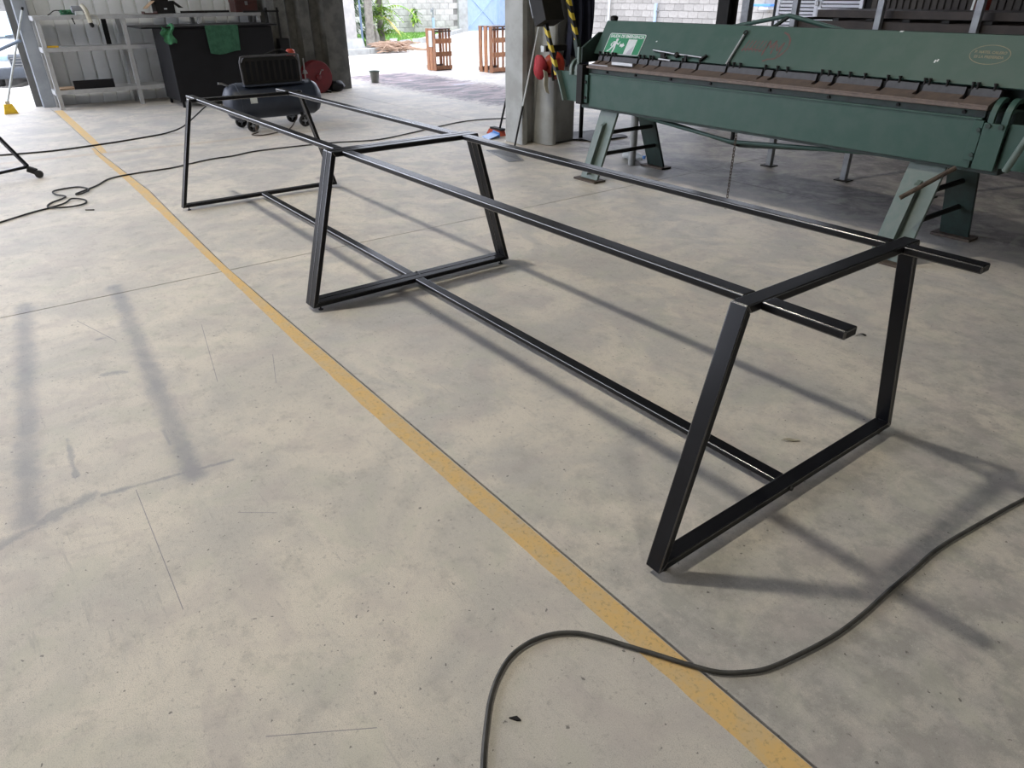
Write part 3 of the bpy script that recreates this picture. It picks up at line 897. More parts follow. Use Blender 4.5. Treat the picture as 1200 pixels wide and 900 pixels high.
for q in ([(1.030, 0.125), (1.062, 0.125), (1.058, 0.088), (1.022, 0.084)], [(1.055, 0.122), (1.078, 0.105), (1.086, 0.125), (1.094, 0.124), (1.084, 0.094), (1.056, 0.104)],
          [(1.030, 0.122), (1.012, 0.098), (1.016, 0.082), (1.006, 0.082), (1.000, 0.100), (1.024, 0.126)],
          [(1.022, 0.088), (1.042, 0.088), (1.018, 0.048), (0.990, 0.030), (0.984, 0.038), (1.006, 0.054)], [(1.040, 0.088), (1.058, 0.090), (1.060, 0.060), (1.052, 0.024), (1.038, 0.024), (1.044, 0.060)]):
    panel_poly(man, [(a, 0.02 + (b - 0.02) * 0.9) for a, b in q], 0.0053)
panel_poly(man, [(1.052 + 0.0135 * math.cos(2 * math.pi * k / 14), 0.1255 + 0.0115 * math.sin(2 * math.pi * k / 14)) for k in range(14)], 0.0054)
obj('running_figure', man, MAT['sign_white'], sg, smooth=0)
obj('arrow', panel_poly(MB(), [(1.100, 0.096), (1.124, 0.096), (1.124, 0.106), (1.150, 0.086), (1.124, 0.066), (1.124, 0.076), (1.100, 0.076)], 0.0053), MAT['sign_white'], sg, smooth=0)
dm = panel_poly(MB(), [(1.170, 0.020), (1.186, 0.020), (1.186, 0.127), (1.250, 0.127), (1.250, 0.020), (1.258, 0.020), (1.258, 0.135), (1.170, 0.135)], 0.0053)
panel_poly(dm, [(1.186, 0.020), (1.200, 0.020), (1.210, 0.050), (1.250, 0.085), (1.250, 0.127), (1.186, 0.127)], 0.0052)
obj('doorway', dm, MAT['sign_white'], sg, smooth=0)
obj('door_floor', panel_poly(MB(), [(1.200, 0.020), (1.250, 0.020), (1.250, 0.085), (1.210, 0.050)], 0.0053), MAT['sign_grey'], sg, smooth=0)

# tools lying on the brake
t1 = thing('ratchet_clamp', 'chrome screw clamp lying on the brake fingers beside the exit sign', 'clamp', (1.70, 2.50, 0.905))
obj('bar', MB().tube([PP(1.465, 0.062, 0.016), PP(1.68, 0.046, 0.016)], 0.0065, 8), MAT['chrome'], t1)
obj('bar', MB().tube([PP(1.72, 0.046, 0.016), PP(1.925, 0.036, 0.016)], 0.006, 8), MAT['chrome'], t1)
obj('joint', MB().lathe([(0.012, -0.012), (0.018, -0.008), (0.018, 0.008), (0.012, 0.012)], PP(1.70, 0.040, 0.018), en, 12), MAT['dark'], t1)
obj('jaw', MB().box(1.56, 1.60, 2.495, 2.507, 0.912, 0.955), MAT['dark'], t1)
obj('jaw', MB().box(1.78, 1.80, 2.495, 2.507, 0.912, 0.95), MAT['dark'], t1)
obj('jaw', MB().beam(PP(1.92, 0.02, 0.012), PP(1.955, 0.056, 0.012), 0.012, 0.02, en), MAT['dark'], t1)
obj('spindle', MB().tube([(1.55, 2.495, 0.912), (1.66, 2.495, 0.908)], 0.008, 8), MAT['chrome'], t1)
t2 = thing('steel_lever', 'slim steel lever with a ring end propped against the green plate', 'tool', (2.141, 2.505, 0.905))
obj('shaft', MB().tube([PP(2.141, 0.006, 0.012), PP(2.176, 0.205, 0.012)], 0.0085, 10), MAT['steel'], t2)
obj('ring_end', MB().tube([Vector(PP(2.180 + 0.013 * math.cos(a), 0.220 + 0.013 * math.sin(a), 0.012)) for a in [2 * math.pi * k / 12 for k in range(12)]], 0.005, 6, closed=True), MAT['dark'], t2)
top('steel_bar', MB().beam((1.165, 2.415, 0.8655), (1.382, 2.415, 0.8655), 0.024, 0.022), MAT['chrome'], 'short bright steel bar resting on the brake fingers under the sign', 'bar', bevel=0.002)
top('flat_strip', MB().beam((0.925, 2.398, 0.8440), (1.13, 2.400, 0.8440), 0.010, 0.006), MAT['sign_grey'], 'thin pale metal strip lying at the left end of the brake fingers', 'strip')

# ================================================================== AROUND THE COLUMN
po = MB().tube([(-0.430, 2.700, 0.0), (-0.352, 2.945, 1.13), (-0.34, 2.98, 1.30)], 0.0085, 10)
pole = thing('leaning_pole', 'thin pale pole leaning against the concrete column', 'pole', (-0.43, 2.70, 0))
obj('shaft', MB().tube([(-0.430, 2.700, 0.0), (-0.404, 2.780, 0.37)], 0.009, 10), MAT['dark'], pole)
obj('shaft', MB().tube([(-0.404, 2.780, 0.37), (-0.352, 2.943, 1.125), (-0.345, 2.958, 1.22)], 0.0085, 10), MAT['sign_white'], pole)
bm_ = thing('broom', 'orange bristled push broom standing behind the concrete column', 'broom', (-1.04, 2.95, 0))
obj('bristles', MB().prism([(-1.20, 0.0), (-0.94, 0.0), (-0.96, 0.055), (-1.15, 0.055)], 'y', 2.90, 2.97), MAT['orange'], bm_)
obj('head', MB().box(-1.14, -0.94, 2.905, 2.965, 0.055, 0.075), MAT['dark'], bm_)
obj('stick', MB().tube([(-1.00, 2.935, 0.07), (-0.712, 3.04, 1.15)], 0.011, 8), MAT['dark'], bm_)
dp = MB().sheet(lambda u, v: (-1.02 + 0.20 * u, 2.77 + 0.1 * v, 0.004 + 0.05 * v * v), 4, 6, 0.004)
dpo = thing('dustpan', 'bright blue dustpan on the floor beside the concrete column', 'dustpan', (-0.97, 2.8, 0))
obj('pan', MB().sheet(lambda u, v: (-1.06 + 0.20 * u, 2.74 + 0.15 * v - 0.06 * u, 0.004 + 0.035 * v), 4, 4, 0.004), MAT['blue'], dpo)
obj('rim', MB().beam((-1.06, 2.888, 0.032), (-0.86, 2.828, 0.032), 0.008, 0.045), MAT['blue'], dpo)
# expanded metal grate
gr = MB()
for k in range(15):
    a = k / 14
    gr.beam((-0.40 + 0.585 * a, 2.334 - 0.017 * a, 0.006), (-0.281 + 0.46 * a, 2.553 - 0.235 * a + 0.0, 0.006), 0.003, 0.006)
for k in range(12):
    a = k / 11
    gr.beam((-0.40 + 0.12 * a, 2.334 + 0.219 * a, 0.007), (0.16 + 0.03 * a, 2.19 + 0.14 * a, 0.007), 0.003, 0.005)
top('floor_grate', gr, MAT['steel'], 'small metal mesh grate lying on the floor by the column', 'grate', smooth=0)

def blob(mb, c, r, n=14, m=10, f=None):
    c = Vector(c)
    prof = []
    vs, fs = [], []
    for i in range(m + 1):
        a = math.pi * i / m
        for j in range(n):
            b = 2 * math.pi * j / n
            d = Vector((math.sin(a) * math.cos(b), math.sin(a) * math.sin(b), math.cos(a)))
            k = f(d) if f else 1
            vs.append(c + Vector((d.x * r[0], d.y * r[1], d.z * r[2])) * k)
    for i in range(m):
        for j in range(n):
            fs.append((i * n + j, (i + 1) * n + j, (i + 1) * n + (j + 1) % n, i * n + (j + 1) % n))
    mb.add(vs, fs)
    return mb
hh = thing('hanging_helmet_bag', 'red bag and orange helmet hung on a black bar at the column', 'bag', (-0.15, 2.92, 0.57))
obj('hook_bar', MB().box(-0.215, -0.165, 2.862, 3.12, 0.855, 0.905), MAT['dark'], hh, bevel=0.003)
obj('bar_end', MB().box(-0.215, -0.165, 2.838, 2.862, 0.852, 0.905), MAT['sign_white'], hh, bevel=0.003)
obj('bag', blob(MB(), (-0.17, 2.80, 0.745), (0.075, 0.055, 0.115), f=lambda d: 1 + 0.10 * math.sin(5 * d.z + 3 * d.y) - 0.15 * max(d.z, 0)), MAT['red'], hh)
obj('helmet', blob(MB(), (-0.16, 2.965, 0.735), (0.10, 0.105, 0.115), 18, 12, f=lambda d: 1 + 0.05 * math.sin(6 * d.y)), MAT['red_shell'], hh)
obj('helmet_brim', MB().lathe([(0.085, 0), (0.115, 0.006), (0.118, 0.02), (0.10, 0.035)], (-0.16, 2.965, 0.640), 'z', 20), MAT['red_enamel'], hh)
obj('strap', MB().tube(catmull([(-0.07, 2.90, 0.86), (-0.05, 2.86, 0.78), (-0.055, 2.85, 0.70), (-0.06, 2.87, 0.62)], 5), 0.012, 8), MAT['dark'], hh)
obj('strap', MB().sheet(lambda u, v: (-0.045 + 0.008 * math.sin(7 * v), 2.735 + 0.045 * u + 0.03 * v, 0.72 - 0.19 * v - 0.02 * u), 3, 8, 0.006, (1, 0, 0)), MAT['cream'], hh)
def jacket(u, v):
    y = 3.09 + 0.30 * u + 0.03 * math.sin(3.2 * v)
    x = -0.16 + 0.045 * math.sin(u * 15 + 1.5 * v) * (0.35 + 0.65 * v) + 0.02 * math.sin(u * 33)
    return (x, y, 1.52 - (0.80 - 0.10 * math.sin(u * 6)) * v)
top('hanging_jacket', MB().sheet(jacket, 26, 18, 0.03, (1, 0, 0)), MAT['navy'], 'dark navy jacket hanging on the side of the concrete column', 'jacket')
top('pipe_post', MB().lathe([(0.032, 0), (0.032, 0.50), (0.028, 0.50), (0.028, 0.01)], (0.90, 2.985, 0), 'z', 16), MAT['concrete'], 'pale grey plastic pipe standing behind the left brake legs', 'pipe')
top('steel_stake', MB().box(-0.318, -0.290, 3.45, 3.478, 0, 0.95), MAT['dark'], 'thin dark steel stake standing behind the left end of the brake', 'stake')
top('slanted_rod', MB().tube([(-0.25, 3.60, 0.0), (-0.02, 3.78, 0.62), (0.0, 3.80, 0.70)], 0.014, 8), MAT['rusty'], 'rusty rod slanting behind the left end of the brake', 'rod')
top('scrap_mat', MB().sheet(lambda u, v: (-0.62 + 0.55 * u, 3.40 + 0.5 * v + 0.04 * math.sin(9 * u), 0.012 + 0.006 * math.sin(11 * u + 5 * v)), 10, 8, 0.010), MAT['dark'], 'crumpled dark mat on the floor behind the column', 'mat')
btl = thing('water_bottle', 'clear plastic bottle lying behind the front left brake leg', 'bottle', (0.75, 3.12, 0.0))
obj('body', MB().lathe([(0.01, 0), (0.033, 0.006), (0.034, 0.15), (0.014, 0.19), (0.014, 0.21)], (0.66, 3.12, 0.034), (1, 0.3, 0), 14), MAT['sign_white'], btl)
obj('cap', MB().lathe([(0.016, 0), (0.016, 0.02)], (0.66 + 0.2 * 0.958, 3.12 + 0.2 * 0.287, 0.034), (1, 0.3, 0), 12), MAT['blue'], btl)

# ================================================================== CABLES
def cable(path, r, mat, label):
    return top('cable', MB().tube(catmull(path, 10), r, 8), mat, label, 'cable')
r1 = 0.0056
p1 = [(6.6, 3.0), (5.9, 2.1), (5.35, 1.45), (5.06, 0.95), (4.95, 0.62), (4.925, 0.515), (4.895, 0.30), (4.873, 0.11), (4.872, -0.02), (4.871, -0.152), (4.872, -0.27), (4.867, -0.38), (4.850, -0.49), (4.827, -0.591), (4.80, -0.645), (4.764, -0.691), (4.710, -0.728), (4.651, -0.763), (4.59, -0.80), (4.529, -0.838), (4.490, -0.870), (4.462, -0.911), (4.446, -0.965), (4.449, -1.028), (4.473, -1.082), (4.510, -1.132), (4.563, -1.182), (4.625, -1.233), (4.72, -1.30), (4.85, -1.38)]
cable([(x, y, r1 + 0.001) for x, y in p1], r1, MAT['cable'], 'thick grey cable curving over the floor in the foreground')
r2 = 0.006
p2 = [(-0.20, -1.95), (-0.413, -1.638), (-0.56, -1.44), (-0.62, -1.33), (-0.70, -1.22), (-0.80, -1.15), (-0.72, -1.08), (-0.60, -1.10), (-0.55, -1.20), (-0.62, -1.32), (-0.76, -1.30), (-0.90, -1.18), (-1.02, -1.23), (-1.16, -1.22), (-1.20, -1.06), (-1.05, -1.00), (-0.93, -1.06), (-0.96, -1.10), (-1.15, -0.93), (-1.363, -0.786), (-1.44, -0.55), (-1.465, -0.292), (-1.56, -0.08), (-1.637, 0.125), (-1.66, 0.32), (-1.747, 0.562), (-1.738, 0.988), (-1.695, 1.334), (-1.56, 1.742), (-1.66, 2.15), (-1.837, 2.642), (-1.98, 3.1), (-1.95, 3.45), (-1.80, 3.75)]
cable([(x, y, r2 + 0.001 + 0.004 * (0.5 + 0.5 * math.sin(i * 1.7)) * (1 if 4 < i < 18 else 0)) for i, (x, y) in enumerate(p2)], r2, MAT['rubber'], 'long thin black cable looping over the floor past the far table legs')
p3 = [(-3.06, 0.735, 0.36), (-3.10, 0.66, 0.345), (-3.16, 0.56, 0.27), (-3.25, 0.44, 0.16), (-3.33, 0.32, 0.06), (-3.33, 0.15, 0.013), (-3.22, -0.11, 0.008), (-3.07, -0.55, 0.008), (-2.99, -1.01, 0.008), (-3.06, -1.43, 0.008), (-3.15, -1.95, 0.008)]
cable(p3, 0.0075, MAT['rubber'], 'black air hose running left from the compressor tank across the floor')
p4 = [(-2.72, 0.93, 0.012), (-2.66, 0.84, 0.008), (-2.56, 0.90, 0.008), (-2.60, 1.05, 0.008), (-2.72, 1.25, 0.008), (-2.86, 1.36, 0.008), (-2.98, 1.47, 0.06), (-3.02, 1.53, 0.15), (-3.0, 1.56, 0.22)]
cable(p4, 0.006, MAT['rusty'], 'short thin cable lying under the compressor')

# small litter on the floor
lfm = MB().sheet(lambda u, v: (4.295 + 0.045 * u, 0.235 + 0.05 * u + 0.018 * (v - 0.5) * math.sin(math.pi * u), 0.003 + 0.012 * abs(v - 0.5) * math.sin(math.pi * u) + 0.003 * math.sin(8 * u)), 8, 4, 0.001)
top('dry_leaf', lfm, MAT['cream'], 'small curled dry leaf on the floor inside the near table leg frame', 'leaf')
top('dry_leaf', MB().sheet(lambda u, v: (4.0 + 0.03 * u, 1.225 + 0.03 * u + 0.014 * (v - 0.5), 0.002 + 0.008 * math.sin(math.pi * u)), 6, 3, 0.001), MAT['dark'], 'tiny dark leaf on the floor under the right rail end', 'leaf')
top('metal_scrap', MB().prism([(4.57, -1.128), (4.586, -1.118), (4.590, -1.111), (4.577, -1.112)], 'z', 0, 0.004), MAT['dark'], 'tiny dark metal scrap on the floor inside the cable curve', 'scrap')
top('wire_offcut', MB().tube([(-0.42, -1.125, 0.004), (-0.385, -1.075, 0.004)], 0.004, 6), MAT['dark'], 'short black wire offcut beside the cable loop', 'scrap')

# ================================================================== WHEELED STAND (left edge)
st = thing('wheeled_stand', 'black wheeled stand with a castor at the left edge', 'stand', (-1.85, -1.60, 0))
obj('leg', MB().beam((-1.830, -1.312, 0.090), (-1.745, -1.54, 0.080), 0.022, 0.022), MAT['black'], st)
obj('leg', MB().beam((-1.745, -1.54, 0.080), (-1.68, -1.90, 0.080), 0.022, 0.022), MAT['black'], st)
obj('brace', MB().beam((-1.825, -1.305, 0.095), (-2.115, -1.425, 0.30), 0.024, 0.024), MAT['black'], st)
obj('brace', MB().beam((-2.115, -1.425, 0.30), (-2.55, -1.61, 0.62), 0.024, 0.024), MAT['black'], st)
obj('mast', MB().beam((-2.55, -1.62, 0.0), (-2.55, -1.62, 1.25), 0.05, 0.05), MAT['black'], st)
obj('base_bar', MB().beam((-2.55, -1.62, 0.06), (-1.68, -1.90, 0.08), 0.03, 0.03), MAT['black'], st)
obj('boom', MB().tube([(-2.55, -1.60, 0.745), (-2.2, -1.207, 0.946), (-2.06, -1.06, 1.012)], 0.0125, 14), MAT['bluegrey'], st, label='blue-grey round boom')
cs = obj('castor', MB().beam((-1.825, -1.31, 0.075), (-1.79, -1.255, 0.050), 0.040, 0.045), MAT['dark'], st, bevel=0.006)
obj('wheel', MB().lathe([(0.018, -0.014), (0.030, -0.012), (0.032, 0), (0.030, 0.012), (0.018, 0.014)], (-1.775, -1.245, 0.032), (0.7, -0.3, 0), 18), MAT['rubber'], cs)

# ================================================================== RACK, CABINET, COMPRESSOR
rk = thing('steel_rack', 'grey steel rack standing against the corrugated wall', 'rack', (-6.28, 0.95, 0))
YL = [-0.475, 0.505, 1.48, 2.32]
for yy in YL:
    for xx in (-6.45, -6.11):
        obj('leg', MB().box(xx - 0.02, xx + 0.025, yy - 0.025, yy + 0.025, 0, 1.09), MAT['rack'], rk)
for zz, ya, yb, h in ((1.055, -0.51, 2.36, 0.045), (0.69, -0.50, 0.90, 0.05), (0.185, -0.50, 1.50, 0.05)):
    sb = obj('shelf', MB().box(-6.46, -6.10, ya, yb, zz + h - 0.006, zz + h), MAT['rack'], rk)
    obj('edge_rail', MB().box(-6.10, -6.076, ya, yb, zz, zz + h), MAT['rack'], sb)
    obj('edge_rail', MB().box(-6.475, -6.46, ya, yb, zz, zz + h), MAT['rack'], sb)
    obj('end_rail', MB().box(-6.46, -6.10, ya - 0.008, ya, zz - 0.01, zz + h), MAT['rack'], sb)
obj('back_upright', MB().box(-6.44, -6.42, 0.30, 0.36, 0.74, 1.05), MAT['dark'], rk)
ZT_, ZM_, ZB_ = 1.100, 0.740, 0.235
bag_ = thing('green_cord_bundle', 'tangled dark green cord on the rack top', 'cord', (-6.25, -0.05, ZT_))
gc = []
for k in range(70):
    a = k * 0.9
    gc.append((-6.24 + 0.06 * math.cos(a * 1.3), -0.10 + 0.075 * math.sin(a) + 0.01 * math.sin(3.1 * a), ZT_ + 0.012 + 0.045 * (0.5 + 0.5 * math.sin(0.37 * a))))
obj('loops', MB().tube(catmull(gc, 3), 0.006, 6), MAT['rag'], bag_)
obj('lead', MB().tube(catmull([(-6.2, -0.14, ZT_ + 0.05), (-6.2, -0.24, ZT_ + 0.055), (-6.2, -0.30, ZT_ + 0.02), (-6.18, -0.33, ZT_ + 0.008)], 5), 0.006, 6), MAT['rubber'], bag_)
gd = thing('angle_grinder', 'cream and grey power tool hanging over the rack edge', 'power tool', (-6.12, 0.06, ZT_))
obj('motor', MB().lathe([(0.03, -0.10), (0.042, -0.09), (0.042, 0.04), (0.035, 0.06)], (-6.14, 0.04, ZT_ + 0.065), (0.1, 1, 0), 16), MAT['steel'], gd)
obj('housing', MB().box(-6.15, -6.08, -0.03, 0.065, ZT_ + 0.0, ZT_ + 0.048), MAT['sign_white'], gd, bevel=0.008)
obj('grip', MB().tube(catmull([(-6.13, 0.07, ZT_ + 0.11), (-6.085, 0.095, ZT_ + 0.06), (-6.07, 0.105, ZT_ - 0.02), (-6.07, 0.115, ZT_ - 0.085)], 5), 0.028, 10), MAT['cream'], gd)
obj('head', MB().lathe([(0.02, 0), (0.034, 0.01), (0.034, 0.03), (0.018, 0.045)], (-6.07, 0.10, ZT_ - 0.118), (0, 0.9, 0.4), 12), MAT['dark'], gd)
obj('lead', MB().tube(catmull([(-6.07, 0.14, ZT_ + 0.01), (-6.07, 0.20, ZT_ - 0.02), (-6.07, 0.215, ZT_ - 0.09), (-6.07, 0.19, ZT_ - 0.13)], 5), 0.004, 6), MAT['cream'], gd)
top('black_clip', MB().beam((-6.07, -0.085, ZT_ - 0.025), (-6.07, -0.07, ZT_ - 0.10), 0.012, 0.022, (1, 0, 0)), MAT['dark'], 'small black clip hanging from the rack edge below the cord', 'clip', bevel=0.003)
bx_ = thing('cardboard_box', 'small open black box with a raised cardboard flap on the rack top', 'box', (-6.25, 1.06, ZT_))
bh = 0.150
obj('body', MB().box(-6.36, -6.14, 0.96, 1.20, ZT_, ZT_ + 0.003).box(-6.36, -6.355, 0.96, 1.20, ZT_, ZT_ + bh).box(-6.145, -6.14, 0.96, 1.20, ZT_, ZT_ + bh).box(-6.36, -6.14, 0.96, 0.965, ZT_, ZT_ + bh).box(-6.36, -6.14, 1.195, 1.20, ZT_, ZT_ + bh), MAT['dark'], bx_)
obj('flap', MB().sheet(lambda u, v: (-6.36 + 0.22 * u, 0.96 - 0.12 * v, ZT_ + bh + 0.004 - 0.09 * v), 2, 2, 0.004, (0, -0.6, 1)), MAT['card'], bx_, label='tan cardboard flap')
obj('flap', MB().sheet(lambda u, v: (-6.36 + 0.22 * u, 1.20 + 0.11 * v, ZT_ + bh + 0.004 - 0.085 * v), 2, 2, 0.004, (0, 0.6, 1)), MAT['dark'], bx_)
obj('flap', MB().sheet(lambda u, v: (-6.36 - 0.03 * v, 0.97 + 0.22 * u, ZT_ + bh + 0.10 * v), 2, 2, 0.004, (1, 0, 0.3)), MAT['dark'], bx_)
obj('print', MB().box(-6.139, -6.1385, 1.06, 1.10, ZT_ + 0.05, ZT_ + 0.066), MAT['sign_white'], bx_)
top('red_tray', MB().box(-6.22, -6.06, 0.78, 0.95, ZT_, ZT_ + 0.012).box(-6.22, -6.06, 0.78, 0.79, ZT_ + 0.012, ZT_ + 0.03).box(-6.22, -6.06, 0.94, 0.95, ZT_ + 0.012, ZT_ + 0.03), MAT['maroon'], 'flat dark red tray on the rack top beside the cardboard flap', 'tray')
for k, (y0, y1, xx) in enumerate(((1.28, 1.62, -6.20), (1.50, 1.95, -6.26))):
    top('steel_offcut', MB().beam((xx, y0, ZT_ + 0.014), (xx + 0.05, y1, ZT_ + 0.014), 0.05, 0.028), MAT['dark'], ('dark flat offcut lying next to the open box on the rack top', 'dark flat offcut lying next to the maroon toolbox on the rack top')[k], 'offcut')
tb = thing('toolbox', 'maroon metal toolbox on the right end of the rack top', 'toolbox', (-6.25, 2.19, ZT_))
obj('body', MB().box(-6.38, -6.12, 2.02, 2.34, ZT_, ZT_ + 0.12), MAT['maroon'], tb, bevel=0.006)
obj('lid', MB().box(-6.385, -6.115, 2.015, 2.345, ZT_ + 0.12, ZT_ + 0.18), MAT['maroon'], tb, bevel=0.01)
obj('handle', MB().tube(catmull([(-6.25, 2.10, ZT_ + 0.18), (-6.25, 2.12, ZT_ + 0.22), (-6.25, 2.24, ZT_ + 0.22), (-6.25, 2.26, ZT_ + 0.18)], 5), 0.007, 8), MAT['dark'], tb)
obj('latch', MB().box(-6.113, -6.108, 2.16, 2.20, ZT_ + 0.09, ZT_ + 0.14), MAT['chrome'], tb)
top('yellow_brush', MB().beam((-6.10, -0.46, 0.752), (-6.10, -0.32, 0.752), 0.03, 0.022), MAT['yellow'], 'yellow handled brush lying on the left end of the middle rack shelf', 'brush', bevel=0.006)
top('black_plate', MB().box(-6.135, -6.115, -0.27, 0.215, ZB_, ZB_ + 0.105), MAT['cabinet'], 'black steel plate standing on the bottom rack shelf', 'plate')
top('wood_board', MB().box(-6.40, -6.14, -0.44, -0.20, ZB_, ZB_ + 0.018), MAT['card'], 'short pale board on the left end of the bottom rack shelf', 'board')
# crossing dark frame at the rack's right end
df = thing('rack_end_frame', 'thin dark steel frame at the right end of the rack', 'stand', (-5.9, 2.45, 0))
for yy in (2.36, 2.52):
    obj('upright', MB().box(-5.92, -5.89, yy, yy + 0.03, 0, 1.16), MAT['dark'], df)
obj('crossbar', MB().box(-5.92, -5.89, 2.05, 2.56, 1.10, 1.125), MAT['dark'], df)
obj('crossbar', MB().box(-5.92, -5.89, 2.39, 2.52, 0.5, 0.53), MAT['dark'], df)

cb = thing('black_cabinet', 'large black steel cabinet with an overhanging top in front of the rack', 'cabinet', (-5.65, 1.53, 0))
obj('body', MB().box(-6.02, -5.30, 0.82, 2.20, 0.075, 0.945), MAT['cabinet'], cb, bevel=0.004)
obj('top', MB().box(-6.05, -5.27, 0.53, 2.27, 0.952, 0.972).box(-5.98, -5.33, 0.86, 2.16, 0.945, 0.952), MAT['cabinet'], cb, bevel=0.002)
for xx, yy in ((-5.98, 0.84), (-5.34, 0.84), (-5.98, 2.15), (-5.34, 2.15)):
    obj('leg', MB().box(xx, xx + 0.03, yy, yy + 0.03, 0, 0.076), MAT['cabinet'], cb)
def rag(u, v):
    a = u * 2 - 1
    return (-5.245 + 0.018 * math.sin(8 * u + 4 * v) - 0.03 * (1 - v), 0.755 + 0.15 * u + 0.02 * math.sin(9 * v), 0.985 - 0.20 * v - 0.025 * math.sin(5 * u) - 0.03 * a * v)
ra = MB().sheet(rag, 12, 10, 0.008, (1, 0, 0))
top('green_rag', ra, MAT['rag'], 'crumpled bright green rag hanging over the cabinet corner', 'rag')
top('green_towel', MB().sheet(lambda u, v: (-5.262 + 0.008 * math.sin(10 * u) * v, 1.30 + 0.43 * u + 0.03 * v * (0.5 - u), 0.975 - (0.33 + 0.02 * math.sin(5 * u)) * v), 14, 10, 0.006, (1, 0, 0)), MAT['towel'], 'dark green towel draped down the cabinet front', 'towel')

cmp_ = thing('air_compressor', 'navy blue air compressor on small wheels', 'compressor', (-3.05, 1.28, 0))
rt = 0.185
pf = [(0.02, -0.545), (0.10, -0.533), (0.155, -0.50), (rt, -0.44), (rt, 0.44), (0.155, 0.50), (0.10, 0.533), (0.02, 0.545)]
tk_ = obj('tank', MB().lathe(pf, (-3.05, 1.272, 0.292), 'y', 32), MAT['tank'], cmp_)
obj('label_plate', MB().box(-2.868, -2.863, 0.955, 1.03, 0.29, 0.345), MAT['sign_white'], tk_)
obj('weld_seam', MB().ring((-3.05, 0.86, 0.295), 'y', rt, 0.004, 30, 6).ring((-3.05, 1.71, 0.295), 'y', rt, 0.004, 30, 6), MAT['tank'], tk_)
gdm = obj('belt_guard', MB().prism([(0.945, 0.46), (0.945, 0.68), (0.985, 0.735), (1.54, 0.735), (1.58, 0.68), (1.58, 0.46)], 'x', -3.0, -2.95), MAT['dark'], cmp_, bevel=0.004)
obj('guard_frame', MB().tube(catmull([(-2.945, 0.945, 0.455), (-2.945, 0.935, 0.66), (-2.945, 0.945, 0.72), (-2.945, 0.985, 0.748), (-2.945, 1.26, 0.75), (-2.945, 1.54, 0.748), (-2.945, 1.585, 0.71), (-2.945, 1.59, 0.46)], 6), 0.010, 10), MAT['gunmetal'], gdm)
gv = MB()
for k in range(9):
    gv.box(-2.952, -2.946, 0.99 + k * 0.065, 1.03 + k * 0.065, 0.50, 0.70)
obj('guard_vent', gv, MAT['black'], gdm)
obj('motor', MB().lathe([(0.05, -0.15), (0.085, -0.13), (0.085, 0.13), (0.05, 0.15)], (-3.16, 1.12, 0.58), 'x', 20), MAT['cabinet'], cmp_)
obj('pump', MB().box(-3.25, -3.03, 1.40, 1.56, 0.48, 0.72), MAT['cabinet'], cmp_, bevel=0.01)
obj('air_filter', MB().lathe([(0.035, 0), (0.05, 0.01), (0.05, 0.06), (0.03, 0.075)], (-3.12, 1.575, 0.715), 'z', 16), MAT['red_shell'], cmp_)
obj('pipe', MB().tube(catmull([(-3.10, 1.56, 0.73), (-3.06, 1.45, 0.79), (-3.05, 1.32, 0.77), (-3.06, 1.24, 0.74)], 6), 0.010, 8), MAT['dark'], cmp_)
obj('saddle', MB().box(-3.24, -2.90, 0.93, 1.60, 0.455, 0.47), MAT['tank'], cmp_)
obj('gauge_stem', MB().tube([(-2.98, 1.655, 0.47), (-2.98, 1.655, 0.70)], 0.009, 8).lathe([(0.022, 0), (0.022, 0.02)], (-2.98, 1.655, 0.56), 'x', 12).tube([(-2.98, 1.63, 0.545), (-2.98, 1.69, 0.545)], 0.008, 6), MAT['chrome'], cmp_)
obj('valve', MB().tube([(-3.05, 0.80, 0.46), (-3.05, 0.74, 0.49), (-3.05, 0.70, 0.495)], 0.011, 8), MAT['chrome'], cmp_)
for (xx, yy) in ((-3.24, 0.93), (-2.85, 0.93), (-3.24, 1.53), (-2.85, 1.53)):
    wh = obj('wheel', MB().lathe([(0.042, -0.02), (0.062, -0.018), (0.066, 0), (0.062, 0.018), (0.042, 0.02), (0.042, -0.02)], (xx, yy, 0.066), 'x', 22), MAT['rubber'], cmp_)
    obj('hub', MB().lathe([(0.012, -0.024), (0.018, -0.02), (0.018, 0.02), (0.012, 0.024)], (xx, yy, 0.066), 'x', 12).box(xx - 0.008, xx + 0.008, yy - 0.042, yy + 0.042, 0.060, 0.072).box(xx - 0.008, xx + 0.008, yy - 0.006, yy + 0.006, 0.024, 0.108), MAT['steel'], wh)
    obj('bracket', MB().beam((xx * 0.6 - 3.05 * 0.4, yy, 0.14), (xx, yy, 0.075), 0.03, 0.02), MAT['cabinet'], cmp_)
obj('drain_cock', MB().lathe([(0.012, 0), (0.016, 0.02), (0.012, 0.05)], (-2.80, 0.945, 0.02), 'z', 10), MAT['rusty'], cmp_)

